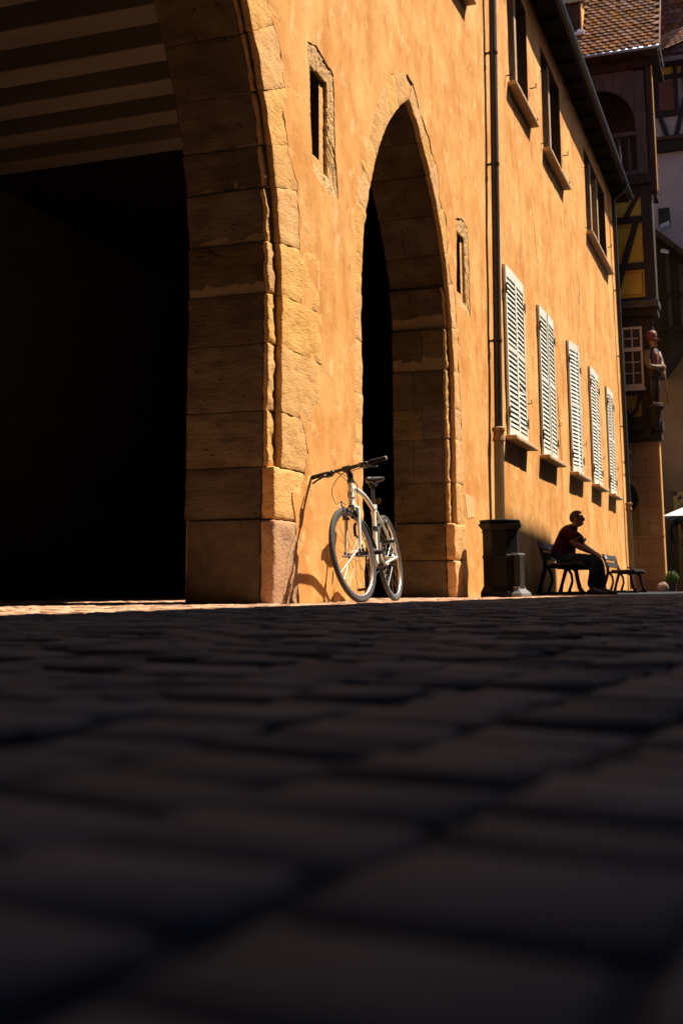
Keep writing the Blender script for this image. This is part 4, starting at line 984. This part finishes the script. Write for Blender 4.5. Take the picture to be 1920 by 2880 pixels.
m_.add([Mp @ Vector(p) for p in [(.13, -.15, 0), (.285, -.15, 0), (.285, .15, 0), (.13, .15, 0), (.13, -.15, .042), (.285, -.15, .042), (.285, .15, .042), (.13, .15, .042), (.13, -.1, .092), (.24, -.1, .092), (.24, .1, .092), (.13, .1, .092), (.13, -.1, .118), (.24, -.1, .118), (.24, .1, .118), (.13, .1, .118)]],
       [(0, 1, 2, 3)]+[(a+i, a+(i+1) % 4, a+4+(i+1) % 4, a+4+i) for a in (0, 4, 8) for i in range(4)]+[(12, 13, 14, 15)]); m_.build('pilaster_base', 'iron_sunlit', LB)

# ------------------------------------------------------------------ benches
def bench(label, x0, L, wob):
    B = thing('park_bench', label, 'bench', (x0, -.10, 0), group='dark wooden benches along the orange wall')
    # local: x along wall, y from wall (back) to street (-), z up
    for k in range(4):
        m_ = MB(); y = -.24-.112*k; m_.rbox((0, y-.098, .405+(.012 if k == 3 else 0)), (L, y, .435+(.012 if k == 3 else 0)), .006); m_.build('seat_slat', 'bench_wood', B)
    for k, (y, z) in enumerate(((-.135, .54), (-.105, .675))):
        m_ = MB(); m_.rbox((-.0, -.015, -.052), (L, .015, .052), .006, Matrix.Translation((0, y, z)) @ Matrix.Rotation(math.radians(-14), 4, 'X')); m_.build('back_slat', 'bench_wood', B)
    for xx in (.09, L-.09):
        m_ = MB()
        def leg(pts, r):
            m_.tube([(xx, y, z) for y, z in pts], r, 8)
        leg([(-.08, .74), (-.12, .60), (-.165, .47), (-.16, .36), (-.10, .16), (-.065, .02)], [.018, .022, .03, .03, .026, .034])
        leg([(-.16, .39), (-.30, .385), (-.50, .385), (-.69, .395)], .022)
        leg([(-.20, .38), (-.245, .30), (-.255, .2), (-.215, .08), (-.20, .02)], [.024, .022, .02, .024, .03])
        leg([(-.52, .38), (-.585, .33), (-.60, .22), (-.625, .1), (-.67, .02)], [.024, .03, .028, .03, .036])
        leg([(-.03, .02), (-.3, .028), (-.70, .02)], .02)
        m_.build('end_frame', 'black_iron', B, True)
    return B
bench('dark slatted bench the seated man sits on, nearer the litter bin', 16.45, 1.95, 0)
b2 = bench('empty dark slatted bench along the wall beyond the seated man', 23.15, 1.9, 1)
for k in range(2):
    m_ = MB(); m_.rbox((.05+.0, -.004, -.035), (.13, -.001, .035), .001, Matrix.Translation((.04+.16*k, -.122, .678)) @ Matrix.Rotation(math.radians(-14), 4, 'X')); m_.build('slat_glint', 'white_metal', b2)  # pale strips painted in for sun highlights on the back slat

# ------------------------------------------------------------------ seated man
PR = thing('person', 'man in a dark red polo shirt and jeans sitting on the bench, hand on knee', 'person', (17.1, -.42, 0))
def skin_obj(name, verts, edges, radii, material, parent, sub=2, root=0):
    me = bpy.data.meshes.new(name); me.from_pydata(verts, edges, []); o = bpy.data.objects.new(name, me); COL.objects.link(o); o.parent = parent
    md = o.modifiers.new('skin', 'SKIN'); md.use_smooth_shade = True; md.branch_smoothing = .6
    for i, r in enumerate(radii):
        sv = me.skin_vertices[0].data[i]; sv.radius = (r, r) if not isinstance(r, tuple) else r
        sv.use_root = (i == root)
    sb = o.modifiers.new('sub', 'SUBSURF'); sb.levels = sub; sb.render_levels = sub
    me.materials.append(MATS[material]); return o
# local coords: x along wall, y towards street is negative, z up.  Body faces -y.
PV = []; PE = []; PRd = []
def pv(p, r, frm=None):
    PV.append(p); PRd.append(r); i = len(PV)-1
    if frm is not None: PE.append((frm, i))
    return i
pel = pv((0, .02, .50), (.16, .15)); sp1 = pv((0, -.01, .64), (.16, .145), pel); sp2 = pv((0, -.05, .78), (.17, .14), sp1); chest = pv((0, -.09, .89), (.16, .115), sp2)
neck = pv((0, -.15, .945), .066, chest); nk2 = pv((0, -.19, .982), .066, neck); h1 = pv((0, -.22, 1.022), (.074, .088), nk2); h2 = pv((0, -.225, 1.082), (.082, .104), h1); h3 = pv((0, -.215, 1.137), (.066, .082), h2)
pv((0, -.305, .987), .030, h1)      # chin
pv((0, -.335, 1.047), .016, h2)     # nose
for s in (-1, 1):
    sh_ = pv((s*.18, -.09, .885), .072, chest); el = pv((s*.27, -.245, .685), .052, sh_); wr = pv((s*.205, -.415, .590), .034, el); pa_ = pv((s*.185, -.470, .560), .036, wr)
    for q, (fx, ln) in enumerate(((-.030, .058), (-.010, .07), (.010, .066), (.028, .05))):
        a = pv((s*.185+fx, -.51, .532), .010, pa_); c = pv((s*.185+fx, -.51-ln*.5, .512), .009, a); pv((s*.185+fx, -.51-ln*.7, .478), .008, c)
    a = pv((s*.185-s*.045, -.475, .535), .011, pa_); pv((s*.185-s*.058, -.505, .512), .009, a)
    hp = pv((s*.095, -.04, .48), .088, pel); kn = pv((s*.175, -.47, .475), .062, hp); an = pv((s*.17, -.40 if s < 0 else -.50, .10), .042, kn); ft = pv((s*.17, (-.40 if s < 0 else -.50)-.06, .05), .036, an); pv((s*.175, (-.40 if s < 0 else -.50)-.16, .04), .03, ft)
skin_obj('body', PV, PE, PRd, 'skin', PR)
# shirt
sv = [(0, .02, .46), (0, -.01, .60), (0, -.05, .76), (0, -.09, .885), (0, -.132, .95)]; sr = [(.20, .20), (.20, .20), (.20, .175), (.175, .14), (.075, .08)]
se = [(0, 1), (1, 2), (2, 3), (3, 4)]
for s in (-1, 1):
    i = len(sv); sv += [(s*.175, -.09, .885), (s*.218, -.175, .805), (s*.243, -.25, .737)]; sr += [.10, .088, .082]; se += [(3, i), (i, i+1), (i+1, i+2)]
skin_obj('polo_shirt', sv, se, sr, 'shirt', PR)
for s in (-1, 1):
    m_ = MB(); c0 = Vector((s*.240, -.243, .744)); d = Vector((s*.3, -.62, -.62)).normalized(); m_.tube([c0, c0+d*.012], .084, 14); m_.build('sleeve_trim', 'shirt_trim', PR, True)
m_ = MB(); m_.lathe([(.068, 0), (.078, .02), (.066, .05), (.06, .05), (.062, .0)], 14, Matrix.Translation((0, -.145, .925)) @ Matrix.Rotation(math.radians(28), 4, 'X')); m_.build('collar', 'shirt', PR, True)
# jeans
jv = [(0, .03, .47)]; jr = [(.155, .13)]; je = []
for s in (-1, 1):
    i = len(jv); yk = -.40 if s < 0 else -.50
    jv += [(s*.1, -.05, .485), (s*.145, -.27, .49), (s*.178, -.475, .48), (s*.175, (-.475+yk)/2-.01, .29), (s*.17, yk, .09)]; jr += [.108, .095, .084, .072, .066]; je += [(0, i), (i, i+1), (i+1, i+2), (i+2, i+3), (i+3, i+4)]
skin_obj('jeans', jv, je, jr, 'jeans', PR)
for s in (-1, 1):
    yk = -.40 if s < 0 else -.50
    m_ = MB(); m_.rbox((s*.172-.048, yk-.22, .0), (s*.172+.048, yk+.06, .075), .035, step=.04, disp=lambda p: Vector((p.x, p.y, p.z*(1-.35*max(0, min(1, (yk-.05-p.y)/.17)))))); m_.build('shoe', 'shoe', PR, True)
def hairf(mb):
    n, m2 = 24, 16; vs_ = []; F_ = []
    for i in range(m2+1):
        a = PI*i/m2
        for j in range(n): vs_.append((.088*math.sin(a)*math.cos(2*PI*j/n), -.220+.109*math.sin(a)*math.sin(2*PI*j/n), 1.080+.106*math.cos(a)))
    for i in range(m2):
        for j in range(n):
            q = (i*n+j, i*n+(j+1) % n, (i+1)*n+(j+1) % n, (i+1)*n+j)
            cy = sum(vs_[t][1] for t in q)/4; cz = sum(vs_[t][2] for t in q)/4
            if cz > 1.097-.95*(cy+.22): F_.append(q)
    mb.add(vs_, F_)
m_ = MB(); hairf(m_); m_.build('hair', 'hair', PR, True)
for s in (-1, 1):
    m_ = MB(); ell(m_, (s*.09, -.215, 1.042), (.014, .024, .036)); m_.build('ear', 'skin', PR, True)
    m_ = MB(); ell(m_, (s*.032, -.315, 1.067), (.014, .012, .009)); m_.build('eye', 'statue_dark', PR, True)

# ------------------------------------------------------------------ bicycle
RC = Vector((9.08, -.405, 0)); FC = Vector((8.05, -.462, 0))
hd_ = (FC-RC).normalized(); lf = Vector((0, 0, 1)).cross(hd_); lam = math.radians(7.8)
wv_ = Vector((0, 0, 1))*math.cos(lam) - lf*math.sin(lam); vv_ = lf*math.cos(lam) + Vector((0, 0, 1))*math.sin(lam)
MBK = Matrix(((hd_.x, vv_.x, wv_.x, RC.x), (hd_.y, vv_.y, wv_.y, RC.y), (hd_.z, vv_.z, wv_.z, RC.z), (0, 0, 0, 1)))
BK = thing('bicycle', 'white city bicycle with flat black handlebar leaning on the pier between the arches', 'bicycle', M=MBK)
R = .343; WB = (FC-RC).length
hub_f = Vector((WB, 0, R)); hub_r = Vector((0, 0, R)); bbk = Vector((.425, 0, .275)); stt = Vector((.265, 0, .735))
ht_b = Vector((WB-.135, 0, .700)); ht_t = Vector((WB-.190, 0, .870))
ax = (ht_t-ht_b).normalized(); STEER = math.radians(-10)
MS = Matrix.Translation(ht_b) @ Matrix.Rotation(STEER, 4, ax) @ Matrix.Translation(-ht_b)
def wheel(c, M, rear):
    W = MB(); prof = [(R-.020+.0195*math.cos(a), .0175*math.sin(a)) for a in [2*PI*i/12 for i in range(12)]]
    MW = M @ Matrix.Translation(c) @ Matrix.Rotation(PI/2, 4, 'X')
    t = MB(); t.lathe(prof, 72, MW, closed=True); wh = t.build('wheel', 'rubber', BK, True)
    r_ = MB(); r_.lathe([(R-.030, -.011), (R-.034, -.0125), (R-.052, -.0105), (R-.056, -.005), (R-.056, .005), (R-.052, .0105), (R-.034, .0125), (R-.030, .011)], 72, MW, closed=True); r_.build('rim', 'alloy', wh, 50)
    h_ = MB(); fl = .032 if not rear else .03
    h_.lathe([(.010, -.055), (.012, -.046), (.024, -fl-.002), (.024, -fl+.002), (.014, -fl+.008), (.013, 0), (.014, fl-.008), (.024, fl-.002), (.024, fl+.002), (.012, .046), (.010, .055)], 16, MW); h_.build('hub', 'alloy', wh, 40)
    for s in range(28):
        side = 1 if s % 2 else -1; a = 2*PI*s/28; da = (.62 if (s//2) % 2 else -.62)
        p0 = MW @ Vector((.022*math.cos(a+da*1.9), .022*math.sin(a+da*1.9), side*fl)); p1 = MW @ Vector(((R-.052)*math.cos(a), (R-.052)*math.sin(a), side*.002))
        m_ = MB(); m_.tube([p0, p1], .0013, 4, caps=False); m_.build('spoke', 'steel', wh)
    return wh
wheel(hub_r, Matrix.Identity(4), True); wheel(hub_f, MS, False)
def btube(name, pts, r, material, M=None, n=14, parent=None):
    m_ = MB(); m_.tube(pts, r, n, M); return m_.build(name, material, parent or BK, 50)
def smoothpts(P, n=12):
    P = [Vector(p) for p in P]; out = []
    for i in range(len(P)-1):
        p0 = P[max(i-1, 0)]; p1 = P[i]; p2 = P[i+1]; p3 = P[min(i+2, len(P)-1)]
        for k in range(n):
            t = k/n; out.append(.5*((2*p1)+(p2-p0)*t+(2*p0-5*p1+4*p2-p3)*t*t+(3*p1-p0-3*p2+p3)*t**3))
    out.append(P[-1]); return out
fr = btube('head_tube', [ht_b, ht_b.lerp(ht_t, .5), ht_t], [.025, .023, .025], 'bike_paint')
btube('top_tube', smoothpts([ht_b.lerp(ht_t, .80), ht_b.lerp(ht_t, .80)+Vector((-.10, 0, .005)), (.50, 0, .800), (.27, 0, .705)], 8), .0175, 'bike_paint')
btube('down_tube', [ht_b.lerp(ht_t, .22), bbk], .0205, 'bike_paint')
btube('seat_tube', [bbk, stt], .0165, 'bike_paint')
for s in (-1, 1):
    btube('seat_stay', [Vector((.275, s*.018, .70)), hub_r+Vector((0, s*.062, .01))], [.010, .008], 'bike_paint', n=10)
    btube('chain_stay', [bbk+Vector((-.02, s*.028, -.005)), hub_r+Vector((0, s*.062, 0))], [.012, .009], 'bike_paint', n=10)
btube('bottom_bracket', [bbk+Vector((0, -.055, 0)), bbk+Vector((0, .055, 0))], .021, 'black_paint')
btube('seat_clamp', [stt+Vector((.004, 0, -.02)), stt+Vector((-.005, 0, .012))], .025, 'bike_paint')
sdir = (stt-bbk).normalized()
btube('seatpost', [stt, stt+sdir*.20], .0135, 'black_paint')
btube('saddle_clamp', [stt+sdir*.19+Vector((0, -.03, 0)), stt+sdir*.19+Vector((0, .03, 0))], .016, 'black_paint')
# saddle
top = stt+sdir*.235; m_ = MB(); sec = [(-.13, .070, .0, .012), (-.10, .078, .012, .03), (-.04, .07, .006, .034), (.03, .04, 0, .034), (.10, .024, -.002, .03), (.155, .018, -.008, .022), (.165, .010, -.012, .012)]
vs_ = []; n = 12
for (u, hw_, z, th) in sec:
    for k in range(n):
        a = 2*PI*k/n; vs_.append(top+Vector((u, hw_*math.cos(a), z+(th*.55 if math.sin(a) > 0 else th)*math.sin(a))))
F_ = [(i*n+k, i*n+(k+1) % n, (i+1)*n+(k+1) % n, (i+1)*n+k) for i in range(len(sec)-1) for k in range(n)]+[tuple(range(n)), tuple((len(sec)-1)*n+k for k in range(n))]
m_.add(vs_, F_); m_.build('saddle', 'saddle_vinyl', BK, True)
for s in (-1, 1): btube('saddle_rail', [top+Vector((-.09, s*.03, -.02)), top+Vector((-.04, s*.022, -.04)), top+Vector((.04, s*.02, -.04)), top+Vector((.12, s*.008, -.02))], .0035, 'steel', n=6)
# fork and steering group
crown = ht_b-ax*.022
m_ = MB(); m_.tube([crown+Vector((0, -.052, -.012)), crown+Vector((0, 0, .01)), crown+Vector((0, .052, -.012))], .020, 12, MS); m_.build('fork_crown', 'bike_paint', BK, True)
for s in (-1, 1):
    btube('fork_blade', [MS @ p for p in (crown+Vector((.0, s*.05, -.012)), crown.lerp(hub_f, .45)+Vector((-.004, s*.054, 0)), hub_f+Vector((-.003, s*.058, .012)))], [.0145, .0125, .0085], 'bike_paint')
    btube('dropout', [MS @ (hub_f+Vector((0, s*.058, .03))), MS @ (hub_f+Vector((0, s*.058, -.008)))], .009, 'black_paint', n=8)
btube('front_axle', [MS @ (hub_f+Vector((0, -.085, 0))), MS @ (hub_f+Vector((0, .085, 0)))], .007, 'black_paint', n=8)
btube('rear_axle', [hub_r+Vector((0, -.085, 0)), hub_r+Vector((0, .085, 0))], .007, 'steel', n=8)
m_ = MB(); m_.tube([ht_b-ax*.002, ht_b-ax*.014], .029, 16); m_.build('headset_cup', 'black_paint', BK)
m_ = MB(); m_.tube([ht_t, ht_t+ax*.035], [.027, .024], 16); m_.build('headset_spacer', 'black_paint', BK)
bar_c = ht_t+ax*.105+Vector((.055, 0, .012))
m_ = MB(); m_.tube([ht_t+ax*.03, ht_t+ax*.085], .022, 14, MS); m_.tube([ht_t+ax*.062, bar_c], [.022, .019], 12, MS); m_.build('stem', 'black_paint', BK, True)
m_ = MB(); m_.tube([bar_c+Vector((0, -.028, 0)), bar_c+Vector((0, .028, 0))], .022, 14, MS); m_.build('stem_clamp', 'black_paint', BK, 50)
HWB = .305
hb_ = [bar_c+Vector((-.035*(abs(t)**2), HWB*t, .006*abs(t))) for t in (-1, -.75, -.5, -.25, 0, .25, .5, .75, 1)]
m_ = MB(); m_.tube(hb_, .0125, 12, MS); m_.build('handlebar', 'black_paint', BK, True)
for s in (-1, 1):
    pts = [bar_c+Vector((-.035*t*t, s*HWB*t, .006*t)) for t in (.60, .64, .70, .80, .90, .96, 1.0)]
    m_ = MB(); m_.tube(pts, [.0165, .0175, .016, .0168, .0162, .017, .0175], 14, MS); gr = m_.build('grip', 'rubber_grip', BK, True)
    e = bar_c+Vector((-.035, s*HWB, .006)); m_ = MB(); m_.tube([e, e+Vector((-.001, s*.008, 0))], [.018, .015], 14, MS); m_.build('end_cap', 'grip_cap', gr, True)
    p = bar_c+Vector((-.008, s*HWB*.50, -.002)); m_ = MB()
    m_.rbox(p+Vector((-.02, -.030, -.028)), p+Vector((.045, .030, .014)), .012, MS); sh_ = m_.build('brake_lever', 'black_paint', BK, True)
    m_ = MB(); m_.tube(smoothpts([p+Vector((.03, 0, -.012)), p+Vector((.07, s*.015, -.022)), p+Vector((.075, s*.06, -.036)), p+Vector((.06, s*.115, -.050))], 5), [.009]*10+[.007]*6, 8, MS); m_.build('lever_blade', 'black_paint', sh_, True)
    m_ = MB(); ell(m_, p+Vector((.012, -s*.035, .0)), (.026, .022, .020), M=MS); m_.build('shifter', 'chrome_dark' if s > 0 else 'black_paint', BK, True)
    cab = smoothpts([p+Vector((.04, -s*.03, -.012)), bar_c+Vector((.13, s*.02, -.035)), bar_c+Vector((.145, -s*.055, -.12)), bar_c+Vector((.10, -s*.075, -.22)), crown+Vector((.07, -s*.045, .05)), crown+Vector((.06, -s*.02, .01))], 6) if s < 0 else smoothpts([p+Vector((.04, -s*.03, -.012)), bar_c+Vector((.09, -.01, -.05)), bar_c+Vector((.10, -.10, -.14)), bar_c+Vector((.06, -.11, -.24)), crown+Vector((.05, -.05, .06)), crown+Vector((.055, -.02, .03))], 6)
    btube('cable', [MS @ q for q in cab], .0026, 'rubber_grip', n=6)
    cab = smoothpts([p+Vector((.01, -s*.05, -.01)), bar_c+Vector((.06, s*.02, -.05)), bar_c+Vector((.02, .055, -.13)), ht_b.lerp(ht_t, .5)+Vector((.0, .045, 0)), ht_b+Vector((-.06, .032, -.04)), ht_b+Vector((-.14, .026, -.12))], 6)
    btube('cable', cab, .0026, 'rubber_grip', n=6)
# front V-brake
for s in (-1, 1):
    m_ = MB(); a0 = crown.lerp(hub_f, .22)+Vector((.03, s*.052, 0)); a1 = crown+Vector((.045, s*.034, .012))
    m_.tube([a0, a0.lerp(a1, .5)+Vector((.005, s*.004, 0)), a1], [.011, .010, .007], 8, MS); m_.rbox(a0+Vector((-.03, -s*.026-.008, -.006)), a0+Vector((.035, -s*.026+.008, .016)), .005, MS); m_.build('brake_arm', 'black_paint', BK, True)
    a0 = Vector((.14, s*.05, .56)); m_ = MB(); m_.tube([a0, a0+Vector((-.035, -s*.012, .10))], [.010, .006], 8); m_.build('brake_arm', 'black_paint', BK, True)
btube('brake_noodle', [MS @ q for q in smoothpts([crown+Vector((.045, -.03, .014)), crown+Vector((.055, -.05, .03)), crown+Vector((.055, -.045, .07))], 5)], .005, 'black_paint', n=6)
# drivetrain (right side = wall side, -y)
m_ = MB(); m_.lathe([(.060, -.002), (.088, -.002), (.090, 0), (.088, .002), (.060, .002)], 40, Matrix.Translation(bbk+Vector((0, -.048, 0))) @ Matrix.Rotation(PI/2, 4, 'X'), closed=True); m_.build('chainring', 'chrome_dark', BK)
CA = math.radians(68)
for s, sg in ((-1, 1), (1, -1)):
    e = bbk+Vector((sg*-.17*math.cos(CA), s*.075, sg*.17*math.sin(CA)*-1))
    m_ = MB(); m_.tube([bbk+Vector((0, s*.058, 0)), e], [.015, .012], 10); m_.build('crank', 'chrome_dark' if s < 0 else 'alloy', BK, True)
    m_ = MB(); pc = e+Vector((0, s*.06, 0))
    for yy in (-.042, .042): m_.rbox(pc+Vector((-.045, yy-.006, -.011)), pc+Vector((.045, yy+.006, .011)), .004)
    for xx in (-.042, 0, .042): m_.rbox(pc+Vector((xx-.006, -.042, -.009)), pc+Vector((xx+.006, .042, .009)), .003)
    m_.build('pedal', 'black_paint', BK)
ch = [bbk+Vector((.088*math.cos(a), -.048, .088*math.sin(a))) for a in [PI/2-PI*i/10 for i in range(11)]]+[hub_r+Vector((.045*math.cos(a), -.045, .045*math.sin(a))) for a in [-PI/2-PI*i/8 for i in range(9)]]
m_ = MB(); m_.tube(ch, .0045, 6, closed=True); m_.build('chain', 'chrome_dark', BK)
m_ = MB()
for i, r_ in enumerate((.028, .033, .038, .043, .048, .053)): m_.lathe([(r_-.012, -.001), (r_, -.001), (r_, .001), (r_-.012, .001)], 24, Matrix.Translation(hub_r+Vector((0, -.052+.0035*i, 0))) @ Matrix.Rotation(PI/2, 4, 'X'), closed=True)
m_.build('cassette', 'chrome_dark', BK)
m_ = MB(); m_.tube([hub_r+Vector((.01, -.065, -.02)), hub_r+Vector((.015, -.07, -.08)), hub_r+Vector((.045, -.06, -.15))], [.012, .018, .012], 8); m_.lathe([(.004, -.004), (.022, -.004), (.022, .004), (.004, .004)], 16, Matrix.Translation(hub_r+Vector((.045, -.05, -.15))) @ Matrix.Rotation(PI/2, 4, 'X')); m_.build('rear_derailleur', 'chrome_dark', BK, True)
# D-lock carried on the down tube
dt = lambda f: ht_b.lerp(ht_t, .22).lerp(bbk, f)
m_ = MB(); m_.tube(smoothpts([dt(.50)+Vector((.06, -.055, -.01)), dt(.46)+Vector((.075, -.035, .055)), dt(.46)+Vector((.075, .03, .055)), dt(.50)+Vector((.06, .055, -.01)), dt(.72)+Vector((.06, .06, -.01))], 6), .011, 10); m_.build('lock_shackle', 'rubber_grip', BK, True)
m_ = MB(); m_.tube([dt(.52)+Vector((.03, -.05, 0)), dt(.78)+Vector((.03, -.05, 0))], .011, 10); m_.tube([dt(.76)+Vector((.04, -.09, -.02)), dt(.76)+Vector((.04, .09, -.02))], .019, 12); m_.build('lock_body', 'rubber_grip', BK, True)
btube('bottle_bracket', [stt.lerp(bbk, .35)+Vector((.0, 0, .0)), stt.lerp(bbk, .42)], .0215, 'black_paint')
btube('reflector', [Vector((.12, 0, .79)), Vector((.105, 0, .79))], .026, 'rust_hinge')
# head-tube mark: outlined squares and bars
def mark(pts, wd):
    # polyline on the front of the head tube, coordinates: angle-degrees, fraction up the tube
    P = []
    for a_, f_ in pts:
        c0 = ht_b.lerp(ht_t, f_); fwd = Vector((1, 0, 0)) - ax*ax.x; fwd.normalize(); sd = ax.cross(fwd); a_ = math.radians(a_)
        P.append(c0 + (fwd*math.cos(a_)+sd*math.sin(a_))*.0242)
    m_ = MB(); m_.tube(P, wd, 5); m_.build('decal', 'black_paint', fr)
mark([(-38, .60), (28, .60), (28, .44), (-30, .44), (-30, .52), (10, .52)], .0028)
mark([(-62, .64), (-62, .40), (-40, .36)], .0034); mark([(-34, .36), (-10, .36), (30, .30)], .0028)
for o in bpy.data.objects:
    if '_world' in o: del o['_world']
